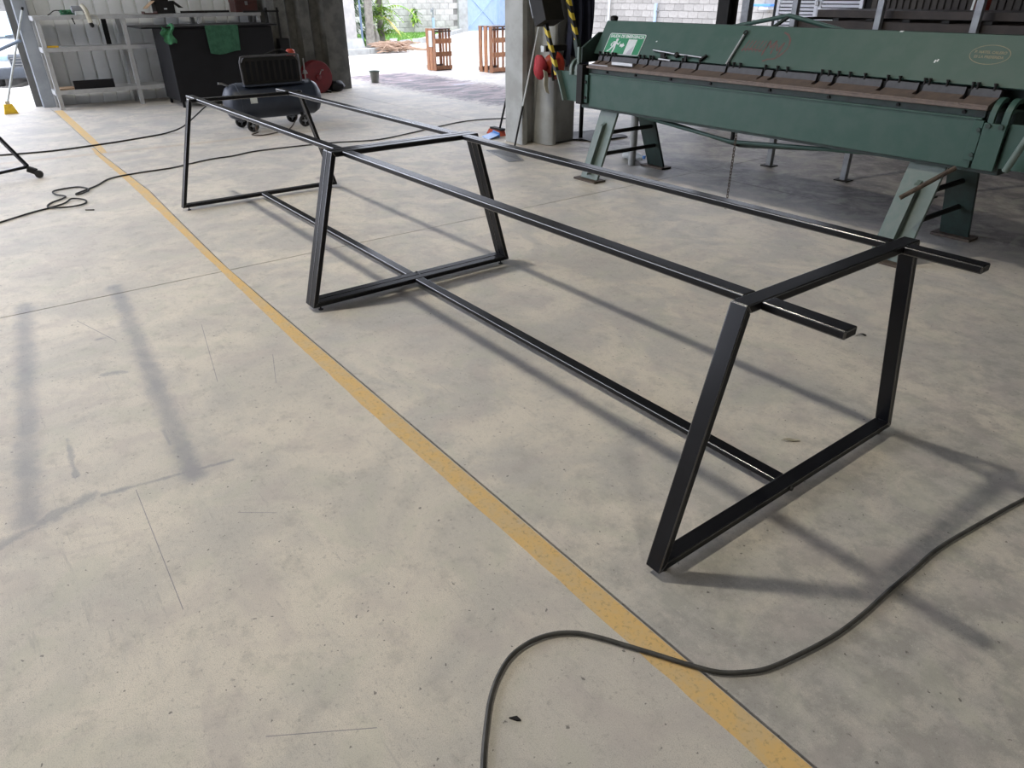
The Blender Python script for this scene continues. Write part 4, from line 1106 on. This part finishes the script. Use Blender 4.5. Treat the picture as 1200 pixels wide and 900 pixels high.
hrl = thing('hose_reel', 'red round hose reel standing on the floor before the grimy pier', 'hose reel', (-5.66, 2.90, 0))
def disc(xc):
    return MB().lathe([(0.05, -0.008), (0.15, -0.008), (0.16, 0.006), (0.205, 0.006), (0.222, -0.006), (0.228, 0.0), (0.222, 0.012), (0.05, 0.012)], (xc, 2.90, 0.232), 'x', 36)
obj('flange', disc(-5.58), MAT['red_enamel'], hrl)
obj('flange', disc(-5.72), MAT['red_enamel'], hrl)
obj('drum', MB().lathe([(0.14, -0.06), (0.14, 0.06)], (-5.65, 2.90, 0.232), 'x', 24), MAT['rubber'], hrl)
obj('hub', MB().lathe([(0.045, 0), (0.04, 0.03), (0.015, 0.04)], (-5.57, 2.90, 0.232), 'x', 16), MAT['red_enamel'], hrl)
obj('crank', MB().tube([(-5.55, 2.90, 0.232), (-5.54, 2.95, 0.33)], 0.007, 8).tube([(-5.54, 2.95, 0.33), (-5.49, 2.955, 0.335)], 0.010, 8), MAT['chrome'], hrl)
obj('stand', MB().box(-5.73, -5.57, 2.72, 2.74, 0, 0.02).box(-5.73, -5.57, 3.06, 3.08, 0, 0.02).beam((-5.655, 2.73, 0.0), (-5.655, 3.07, 0.0), 0.02, 0.03), MAT['dark'], hrl)
top('dark_sack', blob(MB(), (-5.70, 3.24, 0.075), (0.12, 0.13, 0.08), f=lambda d: 1 + 0.12 * math.sin(6 * d.x + 4 * d.y)), MAT['cabinet'], 'small dark lumpy sack on the floor right of the red hose reel', 'sack')
ubx = MB().box(-5.88, -5.80, 2.47, 2.60, 0.52, 0.80)
ub2 = thing('switch_box', 'dark wall-mounted box on the grimy pier above the hose reel', 'box', (-5.84, 2.54, 0.46))
obj('body', MB().box(-5.90, -5.80, 2.46, 2.62, 0.46, 0.76), MAT['cabinet'], ub2, bevel=0.005)
obj('cover', MB().box(-5.80, -5.793, 2.475, 2.605, 0.475, 0.745), MAT['dark'], ub2, bevel=0.002)

# yellow broom leaning on the corner
yb_ = thing('broom', 'yellow bristled broom leaning on the steel wall corner', 'broom', (-6.25, -1.05, 0))
obj('bristles', MB().prism([(-1.13, 0.0), (-0.975, 0.0), (-1.015, 0.115), (-1.105, 0.115)], 'x', -6.20, -6.12), MAT['yellow'], yb_)
obj('socket', MB().box(-6.175, -6.145, -1.085, -1.035, 0.11, 0.15), MAT['cream'], yb_)
obj('stick', MB().tube([(-6.16, -1.06, 0.13), (-6.465, -0.565, 1.16)], 0.013, 10), MAT['sign_white'], yb_)
obj('tip', MB().tube([(-6.465, -0.565, 1.16), (-6.475, -0.549, 1.195)], 0.014, 10), MAT['dark'], yb_)

# ================================================================== STORAGE BAY BEHIND THE BRAKE
sr = thing('storage_rack', 'dark storage rack with grey posts behind the brake', 'rack', (2.70, 4.3, 0))
for xx in (1.67, 2.365, 3.03, 3.75):
    for yy in (3.90,):
        p = obj('post', MB().box(xx - 0.022, xx + 0.022, yy - 0.022, yy + 0.022, 0.008, 2.2), MAT['steel'], sr)
        obj('base_plate', MB().box(xx - 0.055, xx + 0.055, yy - 0.05, yy + 0.05, 0, 0.008), MAT['dark'], p)
for zz in (1.085, 1.72):
    for yy in (3.945, 4.655):
        obj('beam', MB().box(1.62, 4.35, yy - 0.02, yy + 0.02, zz, zz + 0.05), MAT['brown_dark'], sr)
for k in range(10):
    xx = 1.72 + k * 0.27
    obj('deck_bar', MB().box(xx, xx + 0.05, 3.92, 4.68, 1.137, 1.155), MAT['dark'], sr)
ORD = ('first', 'second', 'third', 'fourth', 'fifth', 'sixth', 'seventh', 'eighth', 'ninth')
grp = 'steel bars stored on the rack behind the brake'
for k in range(9):
    yy = 4.02 + 0.068 * k
    top('stored_bar', MB().beam((1.75 + 0.06 * random.random(), yy, 1.182), (4.0 + 0.2 * random.random(), yy + 0.01, 1.182), 0.045, 0.05), MAT['dark' if k % 3 else 'brown_dark'], 'dark steel bar on the storage rack, %s from the brake' % ORD[k], 'bar', group=grp)
grp = 'dark profiles leaning on the brown wall'
for k in range(8):
    xx = 1.55 + 0.17 * k
    top('leaning_profile', MB().beam((xx + 0.1, 8.55, 0.0), (xx, 8.97, 2.3 + 0.1 * (k % 3)), 0.06, 0.04, (1, 0, 0)), MAT['steel' if k % 2 else 'dark'], 'tall %s profile leaning on the brown corrugated wall, %s from the louvred doors' % (('grey' if k % 2 else 'black'), ORD[k]), 'profile', group=grp)
wn = thing('leaning_board', 'white and red board leaning beyond the storage rack', 'board', (2.3, 6.0, 0))
obj('panel', MB().beam((2.05, 6.0, 0.0), (2.05, 6.25, 1.9), 0.10, 0.02, (1, 0, 0)), MAT['sign_white'], wn)
obj('stripe', MB().beam((2.145, 6.0, 0.0), (2.145, 6.25, 1.9), 0.11, 0.022, (1, 0, 0)), MAT['red_shell'], wn)
mc = thing('dark_machine', 'bulky dark machine in the shade behind the right end of the brake', 'machine', (4.1, 5.2, 0))
obj('bed', MB().box(3.3, 4.9, 4.9, 5.6, 0.3, 1.12), MAT['cabinet'], mc, bevel=0.02)
obj('head', MB().box(3.55, 4.2, 4.95, 5.5, 1.12, 1.7), MAT['dark'], mc, bevel=0.03)
obj('spindle', MB().lathe([(0.06, 0), (0.06, 0.12), (0.03, 0.16)], (3.62, 4.94, 1.20), (0, -1, 0), 16), MAT['steel'], mc)
for xx in (3.35, 4.75):
    obj('foot', MB().box(xx, xx + 0.12, 4.95, 5.55, 0, 0.3), MAT['dark'], mc)
bn = thing('dark_bench', 'dark workbench in the shade beneath the brown wall', 'bench', (2.2, 8.2, 0))
obj('worktop', MB().box(-0.3, 3.2, 7.9, 8.5, 0.98, 1.05), MAT['dark'], bn)
for xx in (-0.25, 1.4, 3.1):
    for yy in (7.95, 8.42):
        obj('leg', MB().box(xx, xx + 0.05, yy, yy + 0.05, 0, 0.98), MAT['dark'], bn)
obj('shelf', MB().box(-0.25, 3.15, 7.95, 8.45, 0.35, 0.38), MAT['dark'], bn)

# ================================================================== YARD
def crate(name, x0, x1, y0, y1, h, label):
    c = thing(name, label, 'crate', ((x0 + x1) / 2, (y0 + y1) / 2, 0), 'wooden crates in the yard')
    w = 0.100
    for k in range(3):
        xx = x0 + (x1 - x0 - w) * k / 2
        obj('board', MB().box(xx, xx + w, y0, y0 + 0.018, 0, h), MAT['wood'], c, smooth=0)
        obj('board', MB().box(xx + 0.025, xx + 0.075, y1 - 0.018, y1, 0, h), MAT['wood'], c, smooth=0)
    for zz, hh_ in ((0.66, 0.03), (0.47, 0.085), (0.245, 0.085), (0.02, 0.07)):
        obj('rail', MB().box(x1, x1 + 0.016, y0, y1, h * zz / 0.72, h * zz / 0.72 + hh_), MAT['wood'] if zz < 0.6 else MAT['wood_dark'], c, smooth=0)
    obj('rail', MB().box(x0 - 0.016, x0, y0, y1, 0.02, 0.09), MAT['wood_dark'], c, smooth=0)
    obj('end_panel', MB().box(x0, x1, y0 + 0.018, y1 - 0.018, h - 0.02, h), MAT['wood_dark'], c, smooth=0)
    obj('end_panel', MB().box(x0, x1, y0 + 0.018, y1 - 0.018, 0, 0.02), MAT['wood_dark'], c, smooth=0)
    obj('board', MB().box(x0 - 0.016, x0, y1 - 0.07, y1 - 0.01, 0.09, h), MAT['wood'], c, smooth=0)
    return c
c1 = crate('wooden_crate', -7.80, -7.47, 6.14, 6.51, 0.735, 'red-brown slatted wooden crate standing upright in the open yard')
obj('paper_label', MB().box(-7.68, -7.56, 6.132, 6.139, 0.42, 0.70), MAT['sign_white'], c1, smooth=0)
c2 = crate('wooden_crate', -6.86, -6.42, 6.74, 7.16, 0.79, 'red-brown slatted wooden crate half hidden by the concrete column')
bk = thing('grey_bucket', 'small grey bucket standing at the hall opening', 'bucket', (-6.42, 4.27, 0))
obj('pail', MB().lathe([(0.062, 0), (0.082, 0.165), (0.086, 0.165), (0.086, 0.172), (0.078, 0.172), (0.060, 0.01)], (-6.42, 4.27, 0), 'z', 24), paint('bucket_grey', (0.27, 0.28, 0.26), (0.20, 0.21, 0.19), rough=0.6), bk)
obj('rim', MB().ring((-6.42, 4.27, 0.178), 'z', 0.085, 0.008, 24, 8), paint('bucket_rim', (0.12, 0.17, 0.14), rough=0.6), bk)
wbk = thing('white_bucket', 'white plastic bucket beside the yard kerb', 'bucket', (-14.25, 8.93, 0))
obj('pail', MB().lathe([(0.085, 0), (0.10, 0.20), (0.104, 0.20), (0.104, 0.21), (0.095, 0.21)], (-14.25, 8.93, 0), 'z', 20), MAT['car_white'], wbk)
obj('rim', MB().ring((-14.25, 8.93, 0.205), 'z', 0.103, 0.007, 20, 6), MAT['car_white'], wbk)
# kerb, post, tree, palm
kb = MB()
kp = [(-12.3, 6.4), (-12.45, 7.2), (-12.9, 8.2), (-14.0, 9.0), (-15.05, 9.7), (-15.6, 10.7), (-20.2, 15.15)]
for a, b in zip(kp, kp[1:]):
    kb.beam((*a, 0.05), (*b, 0.05), 0.18, 0.13)
struct('trim_1', kb, MAT['concrete'])
ep = thing('concrete_post', 'pale square concrete post at the yard edge', 'post', (-13.45, 7.2, 0))
obj('shaft', MB().box(-13.62, -13.30, 7.05, 7.36, 0, 3.0), paint('pale_concrete', (0.46, 0.44, 0.42), (0.38, 0.365, 0.35), rough=0.85), ep)
obj('footing', MB().prism([(-13.75, 0), (-13.15, 0), (-13.2, 0.16), (-13.3, 0.30), (-13.62, 0.30), (-13.7, 0.16)], 'y', 6.95, 7.5), MAT['concrete'], ep)
gs = struct('ground_lawn', MB().prism([(-15.9, 8.2), (-14.4, 8.9), (-15.1, 9.75), (-15.65, 10.75), (-20.2, 15.25), (-20.6, 15.25), (-20.6, 7.0), (-16.5, 7.0)], 'z', -0.03, 0.02), MAT['grass'])
def inside(px, py):
    return -20.5 < px < -14.8 and 7.2 < py < 15.1 and (py < 9.2 + (-14.9 - px) * 1.02) and not (px > -15.5 and py > 9.4 + (-15.1 - px))
gb = MB()
for k in range(9000):
    px, py = random.uniform(-20.5, -15.0), random.uniform(7.2, 15.1)
    if not inside(px, py):
        continue
    a = random.uniform(0, 6.28)
    h, w = random.uniform(0.03, 0.07), 0.012
    dx, dy = math.cos(a) * w, math.sin(a) * w
    gb.add([(px - dx, py - dy, 0.018), (px + dx, py + dy, 0.018), (px + random.uniform(-0.03, 0.03), py + random.uniform(-0.03, 0.03), 0.02 + h)], [(0, 1, 2)])
go = obj('lawn_grass', gb, MAT['grass'], None, smooth=0, kind='stuff')
go['label'] = 'short bright green grass before the yard block wall'
go['category'] = 'grass'
def leafcard(mb, base, d, L, w, droop, n=4):
    base, d = Vector(base), Vector(d).normalized()
    s = d.cross(Vector((0, 0, 1)))
    if s.length < 1e-3:
        s = Vector((1, 0, 0))
    s.normalize()
    vs, fs = [], []
    for k in range(n + 1):
        u = k / n
        p = base + d * L * u - Vector((0, 0, droop * L * u * u))
        ww = w * math.sin(math.pi * min(max(0.12 + 0.86 * u, 0), 1))
        vs += [p - s * ww / 2, p + s * ww / 2]
    for k in range(n):
        fs.append((2 * k, 2 * k + 1, 2 * k + 3, 2 * k + 2))
    mb.add(vs, fs)
tr = thing('yard_tree', 'slim grey tree trunk with dark leaves beside the concrete post', 'tree', (-14.65, 8.42, 0))
obj('trunk', MB().tube([(-14.65, 8.42, 0.0), (-14.66, 8.43, 0.6), (-14.64, 8.44, 1.6), (-14.60, 8.44, 3.2)], [0.14, 0.115, 0.11, 0.09], 14), MAT['bark'], tr)
obj('root', MB().tube([(-14.62, 8.60, 0.0), (-14.64, 8.62, 0.30), (-14.65, 8.56, 0.55)], [0.10, 0.07, 0.03], 10), MAT['bark'], tr)
fo = MB()
for k in range(420):
    a, rr = random.uniform(0, 6.28), random.uniform(0.05, 1.0)
    p = (-14.6 + rr * math.cos(a), 8.44 + rr * math.sin(a), random.uniform(2.2, 4.0))
    leafcard(fo, p, (math.cos(a), math.sin(a), random.uniform(-0.5, 0.3)), random.uniform(0.2, 0.45), 0.08, 0.4, 3)
obj('foliage', fo, MAT['leaf_dark'], tr, smooth=0)
top('garden_pipe', MB().tube([(-14.70, 8.20, 0), (-14.70, 8.20, 2.2)], 0.03, 10), MAT['bluegrey'], 'thin blue-green pipe standing left of the tree trunk', 'pipe')
sh = thing('dark_shrub', 'dark green shrub between the concrete post and the tree', 'shrub', (-15.5, 8.2, 0))
fo = MB()
for k in range(900):
    a = random.uniform(0, 6.28)
    rr = 0.75 * math.sqrt(random.random())
    p = (-15.6 + rr * math.cos(a), 8.2 + rr * math.sin(a), random.uniform(0.15, 2.6))
    leafcard(fo, p, (math.cos(a), math.sin(a), random.uniform(-0.9, 0.4)), random.uniform(0.15, 0.35), 0.05, 0.5, 3)
obj('foliage', fo, MAT['leaf_dark'], sh, smooth=0)
obj('stem', MB().tube([(-15.6, 8.2, 0), (-15.6, 8.2, 2.3)], 0.05, 8), MAT['bark'], sh)
pm = thing('yard_palm', 'bright yellow-green palm clump right of the tree trunk', 'palm', (-15.3, 9.1, 0))
def frond(mb, base, az, el, L):
    d = Vector((math.cos(az) * math.cos(el), math.sin(az) * math.cos(el), math.sin(el)))
    side = d.cross(Vector((0, 0, 1))).normalized()
    mid = [Vector(base) + d * L * u - Vector((0, 0, 0.75 * L * u * u)) for u in [k / 12 for k in range(13)]]
    mb.tube(mid, 0.008, 5)
    for k in range(2, 13):
        for s in (-1, 1):
            leafcard(mb, mid[k], side * s + d * 0.55 + Vector((0, 0, 0.1)), 0.26 * L * (1.1 - 0.06 * k), 0.055, 0.6, 3)
fo = MB()
for k in range(40):
    frond(fo, (-15.3 + random.uniform(-0.22, 0.22), 9.1 + random.uniform(-0.22, 0.22), random.uniform(0.1, 1.0)), k * 2.4, random.uniform(0.5, 1.4), random.uniform(0.8, 1.5))
obj('fronds', fo, MAT['leaf'], pm, smooth=0)
obj('stem', MB().tube([(-15.3, 9.1, 0), (-15.28, 9.12, 1.2)], [0.12, 0.07], 12), MAT['bark'], pm)
fo = MB()
leafcard(fo, (-14.75, 8.95, 0.75), (0.6, 0.6, -0.5), 0.55, 0.16, 0.4, 5)
leafcard(fo, (-14.8, 9.05, 0.62), (0.5, 0.75, -0.6), 0.45, 0.13, 0.3, 5)
obj('dead_frond', fo, MAT['leaf_yellow'], pm, smooth=0, label='yellow dead frond')
sp_ = thing('young_plant', 'small young plant growing against the block wall', 'plant', (-20.3, 13.1, 0.02))
fo = MB()
for k in range(60):
    leafcard(fo, (-20.3 + random.uniform(-0.08, 0.08), 13.2 + random.uniform(-0.12, 0.12), random.uniform(0.35, 0.85)), (random.uniform(-0.4, 1), random.uniform(-1, 1), random.uniform(-0.3, 0.7)), 0.22, 0.09, 0.5, 3)
obj('leaves', fo, MAT['leaf'], sp_, smooth=0)
obj('stem', MB().tube([(-20.3, 13.1, 0.0), (-20.3, 13.2, 0.85)], 0.015, 6), MAT['bark'], sp_)
tp = thing('water_tap', 'blue standpipe with a tap before the block wall', 'tap', (-20.1, 13.85, 0.02))
obj('pipe', MB().tube([(-20.1, 13.85, 0.0), (-20.1, 13.85, 0.52)], 0.05, 10), MAT['gate'], tp)
obj('riser', MB().tube([(-20.1, 13.85, 0.52), (-20.1, 13.85, 0.85)], 0.03, 10).tube([(-20.1, 13.85, 0.80), (-20.0, 13.72, 0.78), (-20.0, 13.72, 0.70)], 0.03, 8), MAT['steel'], tp)
dl = thing('twig_pile', 'pile of dry brown palm leaves on the yard kerb', 'twigs', (-12.5, 8.0, 0))
tw = MB()
for k in range(120):
    a = random.gauss(1.0, 0.5)
    c = Vector((-12.45 + random.uniform(-0.25, 0.25), 7.95 + random.uniform(-0.45, 0.45), random.uniform(0.02, 0.22)))
    d = Vector((math.cos(a), math.sin(a), random.uniform(-0.2, 0.2))) * random.uniform(0.12, 0.30)
    c.z = max(c.z, 0.012 + abs(d.z))
    tw.tube([c - d, c + Vector((0, 0, 0.02)), c + d], 0.010, 4)
obj('twigs', tw, MAT['dry'], dl, smooth=0, kind='stuff')
obj('stalk', MB().tube([(-12.3, 8.2, 0.10), (-12.2, 8.75, 0.04)], 0.035, 8), MAT['dry'], dl)
# blue gate
gt = thing('yard_gate', 'pale blue sheet metal gate in the yard wall', 'gate', (-20.7, 17.0, 0))
for k in range(2):
    y0 = 15.72 + k * 1.62
    lf = obj('gate_leaf', MB().box(-20.72, -20.70, y0, y0 + 1.60, 0.03, 2.6), MAT['gate'], gt, smooth=0)
    m = MB()
    m.box(-20.70, -20.66, y0, y0 + 0.05, 0.0, 2.6).box(-20.70, -20.66, y0 + 1.55, y0 + 1.60, 0.0, 2.6)
    m.box(-20.70, -20.66, y0 + 0.05, y0 + 1.55, 0.0, 0.06).box(-20.70, -20.66, y0 + 0.05, y0 + 1.55, 1.32, 1.37).box(-20.70, -20.66, y0 + 0.05, y0 + 1.55, 2.55, 2.6)
    obj('frame', m, MAT['gate'], lf, smooth=0)
    obj('brace', MB().beam((-20.685, y0 + 0.05, 0.05), (-20.685, y0 + 1.55, 1.34), 0.025, 0.03, (1, 0, 0)).beam((-20.683, y0 + 1.55, 0.05), (-20.683, y0 + 0.05, 1.34), 0.025, 0.03, (1, 0, 0)), MAT['gate'], lf, smooth=0)
struct('column_7', MB().box(-20.95, -20.5, 18.97, 19.3, -0.1, 2.8), MAT['concrete'])
# things fixed before the side wall
for k, (xx, h, wv, lab) in enumerate(((-12.70, 1.0, 0.05, 'blue-grey standpipe before the block wall seen above the brake'), (-14.9, 2.4, 0.04, 'tall pale conduit before the block wall'))):
    o = thing('wall_pipe', lab, 'pipe', (xx, 17.9, 0))
    obj('pipe', MB().tube([(xx, 17.9, -0.012), (xx, 17.9, h)], wv, 10), MAT['gate'] if k == 0 else MAT['sign_white'], o)
    obj('clip', MB().box(xx - 0.07, xx + 0.07, 17.88, 17.995, h * 0.75, h * 0.75 + 0.05), MAT['steel'], o)
bt = thing('wall_basin', 'small blue and white basin fixed to the block wall', 'basin', (-8.37, 17.8, 0.88))
obj('tray', MB().box(-8.66, -8.10, 17.55, 17.995, 0.96, 1.02), MAT['blue'], bt, bevel=0.01)
obj('bracket', MB().box(-8.5, -8.2, 17.6, 17.995, 0.88, 0.96), MAT['car_white'], bt)

# white car on the sunken driveway
cxf, gz, yc_ = -17.85, -0.78, 0.42
car = thing('parked_car', 'white car parked nose-on beyond the hall opening', 'car', (-20.0, yc_, gz))
def cz(x, z):
    return (cxf + x, gz + z)
body = [cz(-0.02, 0.30), cz(0.0, 0.55), cz(-0.04, 0.78), cz(-0.18, 0.92), cz(-1.15, 1.10), cz(-1.35, 1.14), cz(-4.3, 1.12), cz(-4.45, 0.9), cz(-4.45, 0.35), cz(-4.3, 0.22), cz(-0.15, 0.22)]
obj('body', MB().prism(body, 'y', yc_ - 0.90, yc_ + 0.90), MAT['car_white'], car, bevel=0.07, seg=3)
cab = [cz(-1.10, 1.08), cz(-1.95, 1.66), cz(-2.2, 1.72), cz(-3.9, 1.70), cz(-4.3, 1.10)]
obj('cabin', MB().prism(cab, 'y', yc_ - 0.76, yc_ + 0.76), MAT['car_white'], car, bevel=0.06, seg=3)
def wsh(u, v):
    x, z = cz(-1.14 - 0.80 * v, 1.135 + 0.525 * v)
    return (x + 0.035, yc_ - 0.70 + 1.40 * u + (0.5 - u) * 0.10 * v, z + 0.025)
obj('windshield', MB().sheet(wsh, 6, 4, 0.01, (1, 0, 1)), MAT['glass'], car)
for s in (-1, 1):
    obj('wiper', MB().tube([(cxf - 1.06, yc_ + s * 0.05 - 0.3, gz + 1.17), (cxf - 1.12, yc_ + s * 0.05 + 0.32, gz + 1.235)], 0.018, 6), MAT['car_dark'], car)
    obj('headlight', MB().prism([cz(0.02, 0.66), cz(0.03, 0.76), cz(-0.06, 0.84), cz(-0.25, 0.86), cz(-0.25, 0.70)], 'y', yc_ + s * 0.52, yc_ + s * 0.86), MAT['glass'], car, bevel=0.02)
    obj('mirror', MB().box(cxf - 1.55, cxf - 1.42, yc_ + s * 0.92 - 0.08, yc_ + s * 0.92 + 0.08, gz + 1.08, gz + 1.22), MAT['car_white'], car, bevel=0.03)
    obj('roof_rail', MB().beam((cxf - 2.1, yc_ + s * 0.66, gz + 1.745), (cxf - 3.8, yc_ + s * 0.66, gz + 1.735), 0.03, 0.05), MAT['car_dark'], car)
    for xx in (-0.85, -3.55):
        w = obj('wheel', MB().lathe([(0.19, -0.10), (0.31, -0.10), (0.335, -0.06), (0.335, 0.06), (0.31, 0.10), (0.19, 0.10)], (cxf + xx, yc_ + s * 0.80, gz + 0.335), 'y', 26), MAT['rubber'], car)
        obj('rim', MB().lathe([(0.05, -0.105), (0.19, -0.09), (0.19, 0.09), (0.05, 0.105)], (cxf + xx, yc_ + s * 0.80, gz + 0.335), 'y', 18), MAT['steel'], w)
obj('grille', MB().prism([cz(0.035, 0.52), cz(0.04, 0.74), cz(-0.02, 0.80), cz(-0.06, 0.80), cz(-0.06, 0.52)], 'y', yc_ - 0.50, yc_ + 0.50), MAT['car_dark'], car, bevel=0.01)
for k in range(3):
    obj('grille_bar', MB().box(cxf + 0.03, cxf + 0.05, yc_ - 0.48, yc_ + 0.48, gz + 0.56 + 0.07 * k, gz + 0.575 + 0.07 * k), MAT['chrome'], car)
obj('bumper', MB().prism([cz(0.06, 0.24), cz(0.09, 0.36), cz(0.06, 0.50), cz(-0.3, 0.50), cz(-0.3, 0.24)], 'y', yc_ - 0.88, yc_ + 0.88), MAT['car_dark'], car, bevel=0.03)
obj('license_plate', MB().box(cxf + 0.085, cxf + 0.10, yc_ - 0.165, yc_ + 0.165, gz + 0.42, gz + 0.58), MAT['car_white'], car)

# ================================================================== HALL LAMPS (their light makes the table shadows)
for k, xx in enumerate((1.18, 8.6)):
    lp = thing('high_bay_lamp', ('round high bay lamp hung under the roof over the table', 'round high bay lamp hung under the roof behind the viewer')[k], 'lamp', (xx, -2.03, 6.86), 'hall lamps')
    obj('housing', MB().lathe([(0.05, 0.20), (0.12, 0.18), (0.30, 0.02), (0.31, 0.0), (0.29, 0.0), (0.11, 0.16)], (xx, -2.03, 6.86), 'z', 28), MAT['steel'], lp)
    obj('hanger', MB().tube([(xx, -2.03, 7.05), (xx, -2.03, 7.2)], 0.012, 8), MAT['dark'], lp)
    obj('lens', MB().lathe([(0.02, 0.015), (0.28, 0.01), (0.28, 0.005), (0.02, 0.012)], (xx, -2.03, 6.86), 'z', 24), MAT['lens'], lp)
    ld = bpy.data.lights.new('lamp_light', 'AREA')
    ld.shape = 'DISK'
    ld.size = 0.36
    ld.energy = LAMP_W * (1.0, 0.28)[k]
    ld.color = (1.0, 0.93, 0.78)
    lo_ = bpy.data.objects.new('lamp_light', ld)
    COL.objects.link(lo_)
    lo_.parent = lp
    lo_.location = (0, 0, -0.01)
